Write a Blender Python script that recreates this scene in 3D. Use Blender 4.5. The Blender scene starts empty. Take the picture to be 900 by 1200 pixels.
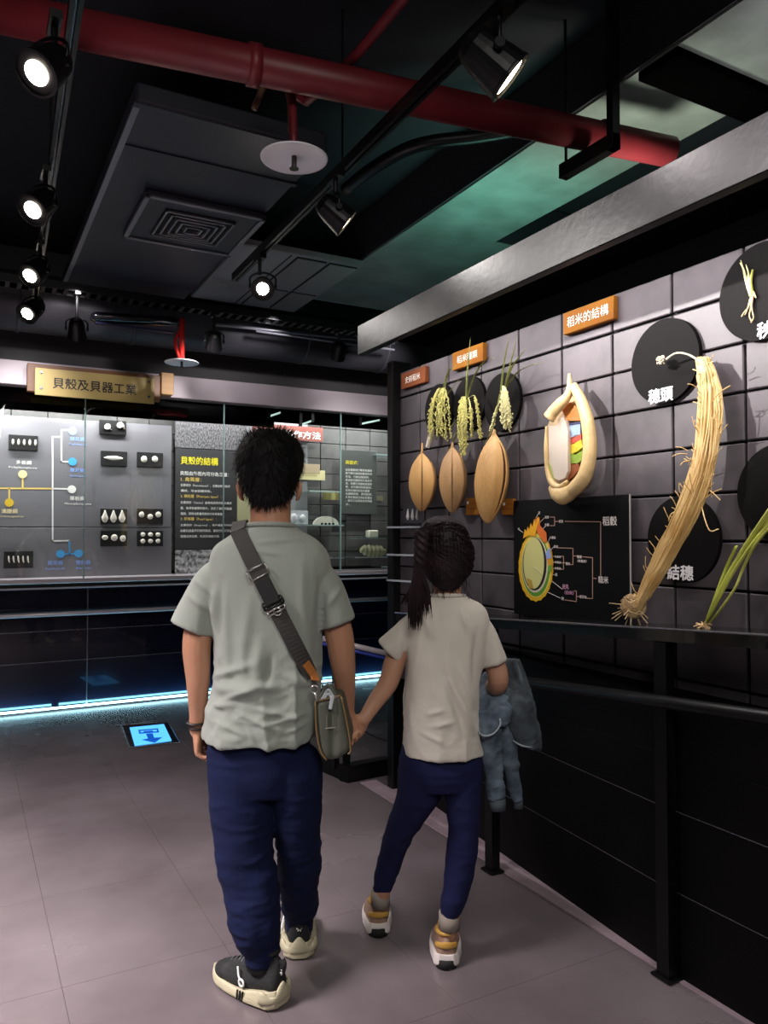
import bpy, bmesh, math, random
import numpy as np
from mathutils import Vector, Matrix
from mathutils.bvhtree import BVHTree

# ------------------------------------------------------------------ camera, world, light
F = 901.0; CH = 1.27; PITCH = math.radians(1.59); YAW = math.radians(28.7)
SC = bpy.context.scene
COL = SC.collection
cd = bpy.data.cameras.new('camera'); cam = bpy.data.objects.new('camera', cd); COL.objects.link(cam)
cam.location = (0, 0, CH); cam.rotation_euler = (math.pi/2 + PITCH, 0, -YAW)
cd.sensor_fit = 'VERTICAL'; cd.sensor_height = 36; cd.lens = F/1200*36; cd.clip_start = .05
SC.camera = cam
SC.view_settings.view_transform = 'Standard'; SC.view_settings.look = 'None'
SC.view_settings.gamma = 1; SC.view_settings.exposure = 0.55; SC.view_settings.use_curve_mapping = False
wd = bpy.data.worlds.new('world'); SC.world = wd; wd.use_nodes = True
wd.node_tree.nodes['Background'].inputs[0].default_value = (.55, .58, .75, 1)
wd.node_tree.nodes['Background'].inputs[1].default_value = .05

def aim(o, to):
    d = Vector(to) - o.location
    o.rotation_euler = d.to_track_quat('-Z', 'Y').to_euler()
def spot(name, loc, to, power, color=(1, .93, .84), size=70, blend=.6, rad=.03):
    l = bpy.data.lights.new(name, 'SPOT'); l.energy = power; l.color = color
    l.spot_size = math.radians(size); l.spot_blend = blend; l.shadow_soft_size = rad
    o = bpy.data.objects.new(name, l); COL.objects.link(o); o.location = loc; aim(o, to); return o
def area(name, loc, to, power, sx, sy, color=(1, .95, .9), spread=180):
    l = bpy.data.lights.new(name, 'AREA'); l.energy = power; l.color = color; l.shape = 'RECTANGLE'
    l.size = sx; l.size_y = sy; l.spread = math.radians(spread)
    o = bpy.data.objects.new(name, l); COL.objects.link(o); o.location = loc; aim(o, to); return o
WHT = (1, .95, .92)
# right hand track: the lamps that light the rice wall
spot('spot_light', (1.22, 3.66, 2.42), (1.95, 2.3, 1.45), 9, WHT, 75)
spot('spot_light', (1.30, 2.62, 2.42), (1.95, 1.55, 1.5), 16, WHT, 75)
spot('spot_light', (1.30, 1.55, 2.40), (1.95, .9, 1.6), 12, (1, .9, .92), 80)
# added spots without fixtures, brightening the tile wall from the left
spot('spot_light', (.30, 3.75, 2.46), (1.93, 2.75, 1.85), 60, WHT, 38, 1, .02)
spot('spot_light', (.28, 2.55, 2.46), (1.93, 1.75, 1.98), 270, WHT, 38, 1, .02)
spot('spot_light', (.26, 1.55, 2.46), (1.93, 1.0, 1.98), 230, (1, .9, .93), 38, 1, .02)
# lamp strip hidden in the recess of the canopy
for cy_ in (2.6, 1.7, .8, -.1):
    area('canopy_light', (1.622, cy_, 2.135), (1.93, cy_, 1.75), 4, .88, .02, (1, .93, .94))
# left hand track: pointing back into the room
for sy in (2.175, 3.115, 3.924, 4.612):
    spot('spot_light', (.16+.03*sy, sy-.1, 2.44), (-.7, sy-2.0, 0), 30, (1, .93, .88), 85)
# unseen soft fills added overhead, for the children and the left floor
area('room_fill', (-.1, -.9, 2.9), (.4, 2.2, .8), 11, 1.2, .8, (1, .96, .9), 90)
area('room_fill', (-1.6, 2.0, 2.9), (-1.2, 2.3, 0), 125, 1.0, .8, (1, .90, .92), 95)
# inside the showcase
for lx, pw in ((.1, 12), (.9, 9), (1.7, 3.5), (2.5, 4.5), (3.2, 6)):
    area('case_lamp', (lx, 6.06, 2.30), (lx, 6.28, 1.3), pw, .7, .05, (1, .97, .98))
spot('case_fill', (.3, 4.7, 2.62), (.35, 6.2, 1.85), 55, (1, .95, .96), 50, 1)  # spots added out in the room, brightening the boards through the glass
spot('case_fill', (1.4, 4.7, 2.62), (1.45, 6.2, 1.85), 45, (1, .95, .96), 50, 1)
spot('case_fill', (2.9, 4.6, 2.62), (2.9, 6.3, 1.5), 60, (1, .97, .94), 55, 1)
for lx in (.6, 1.9, 3.0):
    spot('header_fill', (lx, 5.0, 2.75), (lx, 5.88, 2.42), 11, (1, .93, .96), 80, 1)  # added without fixtures to brighten the header band
# cyan strip light at the foot of the showcase
for lx in (.1, 1.1, 2.1, 3.0):
    area('strip_glow', (lx, 5.96, .035), (lx, 6.02, .12), 1.2, .95, .02, (.25, .75, 1))
# lamps standing on the canopy, washing the ceiling slab
spot('uplight', (2.25, 3.0, 2.32), (2.5, 3.2, 3.0), 22, (.35, 1, .8), 130, 1, .1)
spot('uplight', (2.35, 2.15, 2.32), (2.5, 2.3, 3.0), 22, (1, .97, .8), 120, 1, .1)
spot('uplight', (2.45, 1.35, 2.30), (2.6, 1.35, 3.0), 16, (1, .87, .9), 120, 1, .1)

# ------------------------------------------------------------------ pixel helpers
def ray(px, py, yaw=YAW):
    x = (px-450)/F; y = -(py-600)/F
    f2 = math.cos(PITCH) - y*math.sin(PITCH); z = y*math.cos(PITCH) + math.sin(PITCH)
    return Vector((x*math.cos(yaw)+f2*math.sin(yaw), -x*math.sin(yaw)+f2*math.cos(yaw), z))
def P(px, py, ax, v):
    r = ray(px, py); o = Vector((0, 0, CH)); k = 'xyz'.index(ax)
    return o + r*((v-o[k])/r[k])
def C(px, py, d):                      # point at depth d, in axes: right, forward, up
    r = ray(px, py, 0); return Vector((0, 0, CH)) + r*(d/r.y)
CF = Matrix.Rotation(-YAW, 4, 'Z')

# ------------------------------------------------------------------ materials
def lin(h):
    if isinstance(h, str):
        h = [int(h[i:i+2], 16)/255 for i in (0, 2, 4)]
        return tuple(c/12.92 if c <= .04045 else ((c+.055)/1.055)**2.4 for c in h)
    return tuple(h)
MATS = {}
def mat(name, col, rough=.5, metal=0, var=0, scale=8, bump=0, bscale=40, coat=0, emit=None, estr=0, alpha=None,
        stretch=None, col2=None, spec=.5, sheen=0, sss=0, trans=0):
    if name in MATS: return MATS[name]
    m = bpy.data.materials.new(name); m.use_nodes = True; nt = m.node_tree; b = nt.nodes['Principled BSDF']
    c = lin(col); b.inputs['Base Color'].default_value = (*c, 1)
    b.inputs['Roughness'].default_value = rough; b.inputs['Metallic'].default_value = metal
    b.inputs['Coat Weight'].default_value = coat; b.inputs['Specular IOR Level'].default_value = spec
    if sheen: b.inputs['Sheen Weight'].default_value = sheen
    if sss:
        b.inputs['Subsurface Weight'].default_value = sss; b.inputs['Subsurface Radius'].default_value = (.012, .005, .003)
        b.inputs['Subsurface Scale'].default_value = 1
    if trans: b.inputs['Transmission Weight'].default_value = trans
    if alpha is not None: b.inputs['Alpha'].default_value = alpha
    if emit is not None:
        b.inputs['Emission Color'].default_value = (*lin(emit), 1); b.inputs['Emission Strength'].default_value = estr
    if var or bump or col2 is not None:
        tc = nt.nodes.new('ShaderNodeTexCoord'); mp = nt.nodes.new('ShaderNodeMapping')
        nt.links.new(tc.outputs['Object'], mp.inputs[0])
        if stretch: mp.inputs['Scale'].default_value = stretch
    if var or col2 is not None:
        n = nt.nodes.new('ShaderNodeTexNoise'); n.inputs['Scale'].default_value = scale; n.inputs['Detail'].default_value = 5
        nt.links.new(mp.outputs[0], n.inputs[0])
        r = nt.nodes.new('ShaderNodeValToRGB'); r.color_ramp.elements[0].position = .32; r.color_ramp.elements[1].position = .68
        if col2 is not None: a, e = c, lin(col2)
        else: a, e = [v*(1-var) for v in c], [min(1, v*(1+var)) for v in c]
        r.color_ramp.elements[0].color = (*a, 1); r.color_ramp.elements[1].color = (*e, 1)
        nt.links.new(n.outputs[0], r.inputs[0]); nt.links.new(r.outputs[0], b.inputs['Base Color'])
    if bump:
        n2 = nt.nodes.new('ShaderNodeTexNoise'); n2.inputs['Scale'].default_value = bscale; n2.inputs['Detail'].default_value = 4
        nt.links.new(mp.outputs[0], n2.inputs[0])
        bp = nt.nodes.new('ShaderNodeBump'); bp.inputs['Strength'].default_value = bump; bp.inputs['Distance'].default_value = .01
        nt.links.new(n2.outputs[0], bp.inputs['Height']); nt.links.new(bp.outputs[0], b.inputs['Normal'])
    MATS[name] = m; return m

# ------------------------------------------------------------------ object helpers
def wmat(o):
    m = Matrix.LocRotScale(o.location, o.rotation_euler, None)
    return wmat(o.parent) @ m if o.parent else m
def tag(o, label, cat=None, group=None, kind=None):
    if label: o['label'] = label
    if cat: o['category'] = cat
    if group: o['group'] = group
    if kind: o['kind'] = kind
    return o
def link(name, me, m=None, parent=None, label=None, cat=None, group=None, kind=None, smooth=False):
    """me is a mesh in world coordinates"""
    o = bpy.data.objects.new(name, me); COL.objects.link(o)
    if parent:
        o.parent = parent; me.transform(wmat(parent).inverted())
    else:
        n = len(me.vertices)
        if n:
            co = np.empty(n*3); me.vertices.foreach_get('co', co); co = co.reshape(-1, 3)
            b = Vector(((co[:, 0].min()+co[:, 0].max())/2, (co[:, 1].min()+co[:, 1].max())/2, co[:, 2].min()))
            me.transform(Matrix.Translation(-b)); o.location = b
    if m is not None: me.materials.append(m)
    if smooth:
        me.polygons.foreach_set('use_smooth', [True]*len(me.polygons))
    tag(o, label, cat, group, kind)
    return o
def fin(bm, name, m=None, parent=None, label=None, cat=None, group=None, kind=None, smooth=False, cf=False, fix=True):
    me = bpy.data.meshes.new(name)
    if fix: bmesh.ops.recalc_face_normals(bm, faces=bm.faces)
    bm.to_mesh(me); bm.free()
    if cf: me.transform(CF)
    return link(name, me, m, parent, label, cat, group, kind, smooth)
def empty(name, loc, label=None, cat=None, group=None, rz=0, kind=None):
    o = bpy.data.objects.new(name, None); COL.objects.link(o); o.location = loc; o.rotation_euler = (0, 0, rz)
    o.empty_display_size = .05
    return tag(o, label, cat, group, kind)
def copy_tree(o, delta=(0, 0, 0), parent=None):
    c = o.copy(); COL.objects.link(c)
    if parent: c.parent = parent
    else: c.location = o.location + Vector(delta)
    for ch in list(o.children): copy_tree(ch, parent=c)
    return c

# ------------------------------------------------------------------ bmesh shapes
def box(bm, x0, x1, y0, y1, z0, z1, bev=0):
    vs = [bm.verts.new(p) for p in ((x0,y0,z0),(x1,y0,z0),(x1,y1,z0),(x0,y1,z0),(x0,y0,z1),(x1,y0,z1),(x1,y1,z1),(x0,y1,z1))]
    fs = [bm.faces.new([vs[i] for i in f]) for f in ((3,2,1,0),(4,5,6,7),(0,1,5,4),(1,2,6,5),(2,3,7,6),(3,0,4,7))]
    if bev:
        es = list({e for f in fs for e in f.edges})
        bmesh.ops.bevel(bm, geom=es, offset=bev, segments=1, profile=.5, affect='EDGES')
    return bm
def bx(*a, **k):
    return box(bmesh.new(), *a, **k)
def prism(bm, pts, off):               # planar polygon + offset vector -> solid
    off = Vector(off); a = [bm.verts.new(p) for p in pts]; b = [bm.verts.new(Vector(p)+off) for p in pts]
    n = len(a); bm.faces.new(a); bm.faces.new(b[::-1])
    for i in range(n): bm.faces.new((a[i], b[i], b[(i+1) % n], a[(i+1) % n]))
    return bm
def catmull(pts, n):
    pts = [np.array(p, float) for p in pts]
    if len(pts) == 2: return [pts[0]+(pts[1]-pts[0])*t for t in np.linspace(0, 1, n)]
    q = [2*pts[0]-pts[1]] + pts + [2*pts[-1]-pts[-2]]
    out = []
    for t in np.linspace(0, len(pts)-1-1e-9, n):
        i = int(t); u = t-i; a, b, c, d = q[i:i+4]
        out.append(.5*((2*b)+(c-a)*u+(2*a-5*b+4*c-d)*u*u+(3*b-a-3*c+d)*u**3))
    return out
def tube(bm, pts, rad, n=8, seg=None, caps=True, ref=None, flat=1.0):
    """swept tube; rad number or list; flat scales the second axis"""
    P0 = [np.array(p, float)[:3] for p in pts]
    R0 = [rad]*len(P0) if (np.isscalar(rad) or isinstance(rad, tuple)) else list(rad)
    R0 = [(r, r*flat) if np.isscalar(r) else r for r in R0]
    if seg:
        A = catmull([np.concatenate([p, r]) for p, r in zip(P0, R0)], seg)
        P0 = [a[:3] for a in A]; R0 = [(abs(a[3]), abs(a[4])) for a in A]
    N = len(P0); T = []
    for i in range(N):
        t = P0[min(i+1, N-1)]-P0[max(i-1, 0)]; T.append(t/(np.linalg.norm(t)+1e-12))
    u = np.array(ref, float) if ref is not None else (np.array([1., 0, 0]) if abs(T[0][0]) < .8 else np.array([0, 1., 0]))
    rings = []
    for i in range(N):
        u = u - T[i]*np.dot(u, T[i]); u /= np.linalg.norm(u)+1e-12; v = np.cross(T[i], u)
        a, b = R0[i]
        rings.append([bm.verts.new(P0[i]+u*a*math.cos(2*math.pi*k/n)+v*b*math.sin(2*math.pi*k/n)) for k in range(n)])
    for i in range(N-1):
        for k in range(n):
            bm.faces.new((rings[i][k], rings[i][(k+1) % n], rings[i+1][(k+1) % n], rings[i+1][k]))
    if caps:
        bm.faces.new(rings[0][::-1]); bm.faces.new(rings[-1])
    return rings
def limb(bm, pts, rad, n=16, seg=20, ref=None):
    """tube with rounded ends, for bodies"""
    pts = [np.array(p, float) for p in pts]; rad = [(r, r) if np.isscalar(r) else tuple(r) for r in rad]
    A = catmull([np.concatenate([p, r]) for p, r in zip(pts, rad)], seg)
    P0 = [a[:3] for a in A]; R0 = [(a[3], a[4]) for a in A]
    def cap(p, q, r):
        d = p-q; d = d/(np.linalg.norm(d)+1e-12); m = min(r)
        return [(p+d*m*math.sin(a), (r[0]*math.cos(a), r[1]*math.cos(a))) for a in (.5, .95, 1.35)]
    s = cap(P0[0], P0[1], R0[0])[::-1]; e = cap(P0[-1], P0[-2], R0[-1])
    PP = [x[0] for x in s]+P0+[x[0] for x in e]; RR = [x[1] for x in s]+R0+[x[1] for x in e]
    tube(bm, PP, RR, n=n, ref=ref)
def hring(bm, c, a, b, n=32, ex=2.0, tilt=(0, 0)):
    out = []
    for k in range(n):
        t = 2*math.pi*k/n; ct, st = math.cos(t), math.sin(t)
        x = math.copysign(abs(ct)**(2/ex), ct)*a; y = math.copysign(abs(st)**(2/ex), st)*b
        out.append(bm.verts.new((c[0]+x, c[1]+y, c[2]+x*tilt[0]+y*tilt[1])))
    return out
def hloft(bm, rows, n=32, seg=None, caps=True):
    """rows of (cx,cy,cz,a,b[,ex[,tiltx]]) horizontal rings"""
    rows = [list(r)+[2.0]*(6-len(r)) if len(r) < 6 else list(r) for r in rows]
    rows = [r+[0.0] if len(r) < 7 else r for r in rows]
    if seg: rows = catmull(rows, seg)
    rs = [hring(bm, r[:3], abs(r[3]), abs(r[4]), n, r[5], (r[6], 0)) for r in rows]
    for i in range(len(rs)-1):
        for k in range(n): bm.faces.new((rs[i][k], rs[i][(k+1) % n], rs[i+1][(k+1) % n], rs[i+1][k]))
    if caps: bm.faces.new(rs[0][::-1]); bm.faces.new(rs[-1])
    return rs
def ball(bm, c, r, u=16, v=10, M=None):
    r = (r, r, r) if np.isscalar(r) else r
    T = Matrix.Translation(c) @ (M or Matrix.Identity(4)) @ Matrix.Diagonal((*r, 1))
    bmesh.ops.create_uvsphere(bm, u_segments=u, v_segments=v, radius=1, matrix=T)
def cyl(bm, c, r, h, axis='z', n=24, r2=None):
    M = Matrix.Translation(c) @ {'z': Matrix.Identity(4), 'x': Matrix.Rotation(math.pi/2, 4, 'Y'), 'y': Matrix.Rotation(math.pi/2, 4, 'X')}[axis]
    bmesh.ops.create_cone(bm, cap_ends=True, segments=n, radius1=r, radius2=r if r2 is None else r2, depth=h, matrix=M)
def evalmesh(bm, mods):
    bmesh.ops.recalc_face_normals(bm, faces=bm.faces)
    me = bpy.data.meshes.new('tmp'); bm.to_mesh(me); bm.free()
    o = bpy.data.objects.new('tmp', me); COL.objects.link(o)
    for typ, kw in mods:
        md = o.modifiers.new(typ, typ)
        for k, v in kw.items(): setattr(md, k, v)
    dg = bpy.context.evaluated_depsgraph_get()
    out = bpy.data.meshes.new_from_object(o.evaluated_get(dg))
    bpy.data.objects.remove(o); bpy.data.meshes.remove(me)
    return out
def fuse(bm, voxel, smooth=3, fac=.5):
    return evalmesh(bm, [('REMESH', dict(mode='VOXEL', voxel_size=voxel)), ('SMOOTH', dict(factor=fac, iterations=smooth))])
def vnoise(p, seed=0):
    i = np.floor(p).astype(np.int64); f = p-i; f = f*f*(3-2*f)
    def h(a):
        n = (a[:, 0]*374761393 + a[:, 1]*668265263 + a[:, 2]*2147483647 + seed*1013904223) & 0xffffffff
        n = ((n ^ (n >> 13))*1274126177) & 0xffffffff
        return ((n ^ (n >> 16)) & 0xffff)/65535.
    r = 0
    for dx in (0, 1):
        for dy in (0, 1):
            for dz in (0, 1):
                w = (f[:, 0] if dx else 1-f[:, 0])*(f[:, 1] if dy else 1-f[:, 1])*(f[:, 2] if dz else 1-f[:, 2])
                r = r + w*h(i+np.array([dx, dy, dz]))
    return r
def coords(me):
    a = np.empty(len(me.vertices)*3); me.vertices.foreach_get('co', a); a = a.reshape(-1, 3)
    nn = np.empty(len(me.vertices)*3); me.vertex_normals.foreach_get('vector', nn)
    return a, nn.reshape(-1, 3)
def displace(me, fn):
    co, no = coords(me); d = fn(co, no)
    co = co + (no*d[:, None] if d.ndim == 1 else d)
    me.vertices.foreach_set('co', co.ravel()); me.update()
def crease(co, no, segs, back=True):
    """segs of ((x0,z0),(x1,z1),width,amp) on the back"""
    d = np.zeros(len(co))
    w8 = np.clip(-no[:, 1]*1.5, 0, 1) if back else 1
    for (a, b, w, amp) in segs:
        a = np.array(a); b = np.array(b); ab = b-a; L = (ab**2).sum()
        q = co[:, [0, 2]]-a; t = np.clip((q@ab)/L, 0, 1); dist = np.linalg.norm(q-t[:, None]*ab, axis=1)
        d += amp*np.exp(-(dist/w)**2)*np.sin(np.pi*np.clip(t*.8+.1, 0, 1))
    return d*w8

# ------------------------------------------------------------------ writing
def text_mesh(body, font_weight=0.0, extrude=.0):
    c = bpy.data.curves.new('txt', 'FONT'); c.body = body; c.size = 1; c.resolution_u = 1; c.offset = font_weight
    c.fill_mode = 'FRONT'
    o = bpy.data.objects.new('txt', c); COL.objects.link(o)
    dg = bpy.context.evaluated_depsgraph_get(); me = bpy.data.meshes.new_from_object(o.evaluated_get(dg))
    bpy.data.objects.remove(o); bpy.data.curves.remove(c)
    return me
def write(body, c, w, h, m, face, parent, name='lettering', weight=.01, label=None):
    """c centre (world), w x h size in metres; face 'r' right wall, 'f' far wall, or a 3x3 basis"""
    me = text_mesh(body, 0)
    if weight > .012:                  # bolder strokes: shifted copies of the same outlines
        bm = bmesh.new()
        for kk, (dx, dy) in enumerate(((0, 0), (weight*.8, .0), (-weight*.8, 0), (0, weight*.8), (0, -weight*.8))):
            n0 = len(bm.verts); bm.from_mesh(me); bm.verts.ensure_lookup_table()
            for v in bm.verts[n0:]: v.co += Vector((dx, dy, .00015*kk))
        bm.to_mesh(me); bm.free()
    co, _ = coords(me); zz = co[:, [2]].copy()
    mn = co.min(0); mx = co.max(0); s = mx-mn
    co = (co-(mn+mx)/2)/np.array([s[0] or 1, s[1] or 1, 1])
    B = {'r': ((0, -1, 0), (0, 0, 1)), 'f': ((1, 0, 0), (0, 0, 1))}.get(face, face)
    co = np.array(c) + co[:, [0]]*w*np.array(B[0]) + co[:, [1]]*h*np.array(B[1]) + zz*np.cross(B[0], B[1])
    me.vertices.foreach_set('co', co.ravel()); me.update()
    me.materials.clear()
    return link(name, me, m, parent, label)
# ------------------------------------------------------------------ materials used by the room
def world_noise(m, scale, c1, c2, stretch=(1, 1, 1), bump=0, rvar=None):
    """noise laid on in world position so that neighbouring tiles do not repeat"""
    nt = m.node_tree; b = nt.nodes['Principled BSDF']
    g = nt.nodes.new('ShaderNodeNewGeometry'); mp = nt.nodes.new('ShaderNodeMapping'); mp.inputs['Scale'].default_value = stretch
    nt.links.new(g.outputs['Position'], mp.inputs[0])
    n = nt.nodes.new('ShaderNodeTexNoise'); n.inputs['Scale'].default_value = scale; n.inputs['Detail'].default_value = 5; n.inputs['Roughness'].default_value = .55
    nt.links.new(mp.outputs[0], n.inputs[0])
    r = nt.nodes.new('ShaderNodeValToRGB'); r.color_ramp.elements[0].position = .35; r.color_ramp.elements[1].position = .65
    r.color_ramp.elements[0].color = (*lin(c1), 1); r.color_ramp.elements[1].color = (*lin(c2), 1)
    nt.links.new(n.outputs[0], r.inputs[0]); nt.links.new(r.outputs[0], b.inputs['Base Color'])
    if rvar:
        q = nt.nodes.new('ShaderNodeMapRange'); q.inputs[3].default_value, q.inputs[4].default_value = rvar
        nt.links.new(n.outputs[0], q.inputs[0]); nt.links.new(q.outputs[0], b.inputs['Roughness'])
    if bump:
        bp = nt.nodes.new('ShaderNodeBump'); bp.inputs['Strength'].default_value = bump; bp.inputs['Distance'].default_value = .004
        nt.links.new(n.outputs[0], bp.inputs['Height']); nt.links.new(bp.outputs[0], b.inputs['Normal'])
    return m
M_floor = world_noise(mat('floor_vinyl', '6a6062', .3), 1.1, '544b4e', '6d6467', bump=.015, rvar=(.2, .32))
M_slab = mat('concrete_dark', '1c1a1b', .9)
M_strip = mat('floor_edge', '9c8a92', .55, var=.12, scale=12, bump=.2)
M_tile = world_noise(mat('slate_tile', '4a484a', .5), 7, '433e42', '585156', bump=.25, rvar=(.42, .6))
M_tile2 = world_noise(mat('case_tile', '4a4a4a', .55), 5, '4c4c4b', '62605e', bump=.2)
M_joint = mat('joint_black', '060606', .8)
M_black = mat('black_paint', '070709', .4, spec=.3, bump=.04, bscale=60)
M_blackm = mat('black_metal', '0e0e10', .38, metal=.3)
M_disc = mat('disc_black', '0b0909', .7, spec=.12, bump=.1, bscale=30)
M_beam = mat('beam_plaster', '060606', .42, spec=.14, var=.25, scale=9, bump=.12, bscale=26)
M_under = mat('canopy_under', '030303', 1, spec=0)
M_ceil = mat('ceiling_navy', '15151d', .85, var=.2, scale=2)
M_duct = mat('duct_grey', '34343f', .5, metal=.2, var=.15, scale=3)
M_duct2 = mat('duct_trim', '85868e', .4, metal=.5)
M_gslab = mat('slab_green_light', '6f7a75', .45, var=.22, scale=5, bump=.3, bscale=14)  # greenish light on the slab is put into its base colour
M_red = mat('red_pipe', '74222a', .45, var=.15, scale=6)
M_red2 = mat('red_pipe_bright', 'd02820', .35)
M_header = mat('header_metal', 'a59ba0', .45, metal=.2, var=.06, scale=3)
M_ledge = mat('steel_ledge', 'cfc4ca', .32, metal=.35)
M_navy = mat('base_glass', '101222', .16, var=.3, scale=3, coat=.6)
M_seam = mat('seam_steel', '8a8c94', .25, metal=.8)
M_white = mat('white_print', 'f2eff2', .6)
M_whitep = mat('white_enamel', 'f6f7ff', .3)
M_lampon = mat('lamp_glow', 'ffffff', .5, emit='fff0dd', estr=40)
M_lampwarm = mat('lamp_glow_soft', 'ffffff', .5, emit='ffe9c0', estr=14)
M_cyan = mat('strip_cyan', 'ffffff', .5, emit='b8f0ff', estr=5)

def glass_mat(name, tint, refl=.06, dens=.08):
    m = bpy.data.materials.new(name); m.use_nodes = True; nt = m.node_tree; nt.nodes.clear()
    o = nt.nodes.new('ShaderNodeOutputMaterial'); t = nt.nodes.new('ShaderNodeBsdfTransparent'); t.inputs[0].default_value = (*tint, 1)
    g = nt.nodes.new('ShaderNodeBsdfGlossy'); g.inputs['Roughness'].default_value = .02
    fr = nt.nodes.new('ShaderNodeFresnel'); fr.inputs[0].default_value = 1.45
    mx = nt.nodes.new('ShaderNodeMixShader'); nt.links.new(fr.outputs[0], mx.inputs[0])
    nt.links.new(t.outputs[0], mx.inputs[1]); nt.links.new(g.outputs[0], mx.inputs[2]); nt.links.new(mx.outputs[0], o.inputs[0])
    return m
M_glass = glass_mat('clear_glass', (.93, .96, .95))
M_edge = mat('glass_edge', '9fc4c0', .15, coat=.5)

# ------------------------------------------------------------------ floor
floor = fin(bx(-2.6, 4.4, -1.6, 6.45, -.05, -.002), 'floor', mat('floor_joint','2c2628',.6), kind='structure')
tl = fin(bx(-.2320, .2320, -.2995, .2995, -.003, 0, bev=.0004), 'floor_tile', M_floor, floor)
tl.data.transform(Matrix.Translation(floor.location)); first = True
for i in range(-6, 9):
    for j in range(-6, 7):
        cx, cy = .26+.2325+.465*i, 2.35+.3+.6*j
        if cx < -2.4 or cx > 4.2 or cy > 6.3: continue
        o = tl if first else tl.copy()
        if not first: COL.objects.link(o)
        first = False
        o.location = (cx-floor.location.x, cy-floor.location.y, -floor.location.z)
tl.location.z = -floor.location.z

# ------------------------------------------------------------------ right wall of slate tiles
bm = bx(1.944, 2.10, -1.6, 3.35, .80, 2.08); box(bm, 1.995, 2.10, -1.6, 3.35, 0, .80)
fin(bx(1.936, 2.10, -1.6, 3.10, 2.082, 2.165), 'trim_9', M_under, kind='structure')
wr = fin(bm, 'wall_right', M_joint, kind='structure')
TY, TZ, RH = .2515, .1405, .141
first = True
t0 = fin(bx(-.007, .007, -TY/2+.0042, TY/2-.0042, -RH/2+.0036, RH/2-.0036, bev=.003), 'wall_tile', M_tile, wr)
t0.data.transform(Matrix.Translation(wr.location))
rng = random.Random(4)
for j in range(-5, 4+1):
    for i in range(-7, 8):
        y = 1.405+TY*(i+.5); z = 1.529+RH*(j+.5) if False else 1.2465+RH*(j+.5)
        if y > 3.36 or y < -1.3: continue
        o = t0 if first else t0.copy()
        if not first: COL.objects.link(o)
        first = False
        o.location = Vector((1.937+rng.uniform(-.0012, .0012), y, z))-wr.location
for i in range(-7, 8):       # the shorter top course
    y = 1.405+TY*(i+.5)
    if y > 3.36 or y < -1.3: continue
    o = t0.copy(); COL.objects.link(o); o.location = Vector((1.937, y, 1.2465+RH*5.5-.003))-wr.location; o.scale = (1, 1, .93)
# lower black panels, set slightly askew to the tiles
bm = bmesh.new()
prism(bm, [(1.81, -1.5, 0), (1.81, 1.6, 0), (1.965, 3.345, 0), (1.99, 3.345, 0), (1.99, -1.5, 0)], (0, 0, .795))
lo = fin(bm, 'trim_1', mat('panel_black', '040406', .5, spec=.15), kind='structure')
for z in (.47, .24, .62):
    bm = bmesh.new(); prism(bm, [(1.808, -1.5, z), (1.808, 1.6, z), (1.963, 3.345, z), (1.97, 3.345, z), (1.815, 1.6, z), (1.815, -1.5, z)], (0, 0, .0016))
    fin(bm, 'panel_seam', M_seam if z < .6 else M_blackm, lo)
fin(bx(1.885, 1.99, 3.352, 3.41, 0, 2.14, bev=.004), 'trim_2', M_black, kind='structure')
# pale wedge of floor along the panels
bm = bmesh.new(); prism(bm, [(1.79, 3.52, 0), (1.795, 1.0, 0), (1.812, 1.0, 0), (1.812, 1.6, 0), (1.966, 3.35, 0), (1.88, 3.35, 0), (1.88, 3.52, 0)], (0, 0, .004))
fin(bm, 'trim_3', M_strip, kind='structure')
# canopy over the wall
bm = bx(1.565, 1.60, -1.6, 3.11, 2.08, 2.215, bev=.003)
fin(bm, 'trim_4', M_beam, kind='structure')
t5 = fin(bx(1.6, 2.1, -1.6, 3.10, 2.165, 2.205), 'trim_5', M_under, kind='structure')
for cy_ in (2.6, 1.7, .8, -.1):
    fin(bx(1.602, 1.616, cy_-.44, cy_+.44, 2.125, 2.165), 'lamp_batten', M_blackm, t5)
# shelf and rails on posts
def railpt(x, y, z): return Vector((x, y, z))
sh = empty('display_shelf', (1.84, 1.5, .95), 'long narrow black shelf with polished front edge under the straw and stalks', 'shelf')
bm = bmesh.new()
zs = lambda y: .951+(2.294-y)*.0608
prism(bm, [(1.76, -1.2, zs(-1.2)), (1.76, 3.1, zs(3.1)), (1.76, 3.1, zs(3.1)-.035), (1.76, -1.2, zs(-1.2)-.035)], (.168, 0, 0))
fin(bm, 'shelf_board', mat('shelf_black', '101011', .22, coat=.5), sh)
bm = bmesh.new(); tube(bm, [(1.757, -1.2, zs(-1.2)+.001), (1.757, 3.1, zs(3.1)+.001)], .0035, n=8)
fin(bm, 'front_edge', M_seam, sh)
hr = empty('handrail', (1.76, 1.5, 0), 'black two post handrail running below the display shelf', 'handrail')
zr = lambda y: .745+(2.177-y)*.0755
bm = bmesh.new(); tube(bm, [(1.745, -1.2, zr(-1.2)), (1.745, 3.1, zr(3.1))], .019, n=16)
fin(bm, 'rail', M_blackm, hr, smooth=True)
for (x, y) in ((1.762, 2.37), (1.782, 1.57)):
    fin(bx(x-.018, x+.018, y-.022, y+.022, 0.003, zs(y)-.038), 'post', M_black, hr)
    fin(bx(x-.03, x+.03, y-.034, y+.034, 0.004, .009), 'foot_plate', M_blackm, hr)

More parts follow.
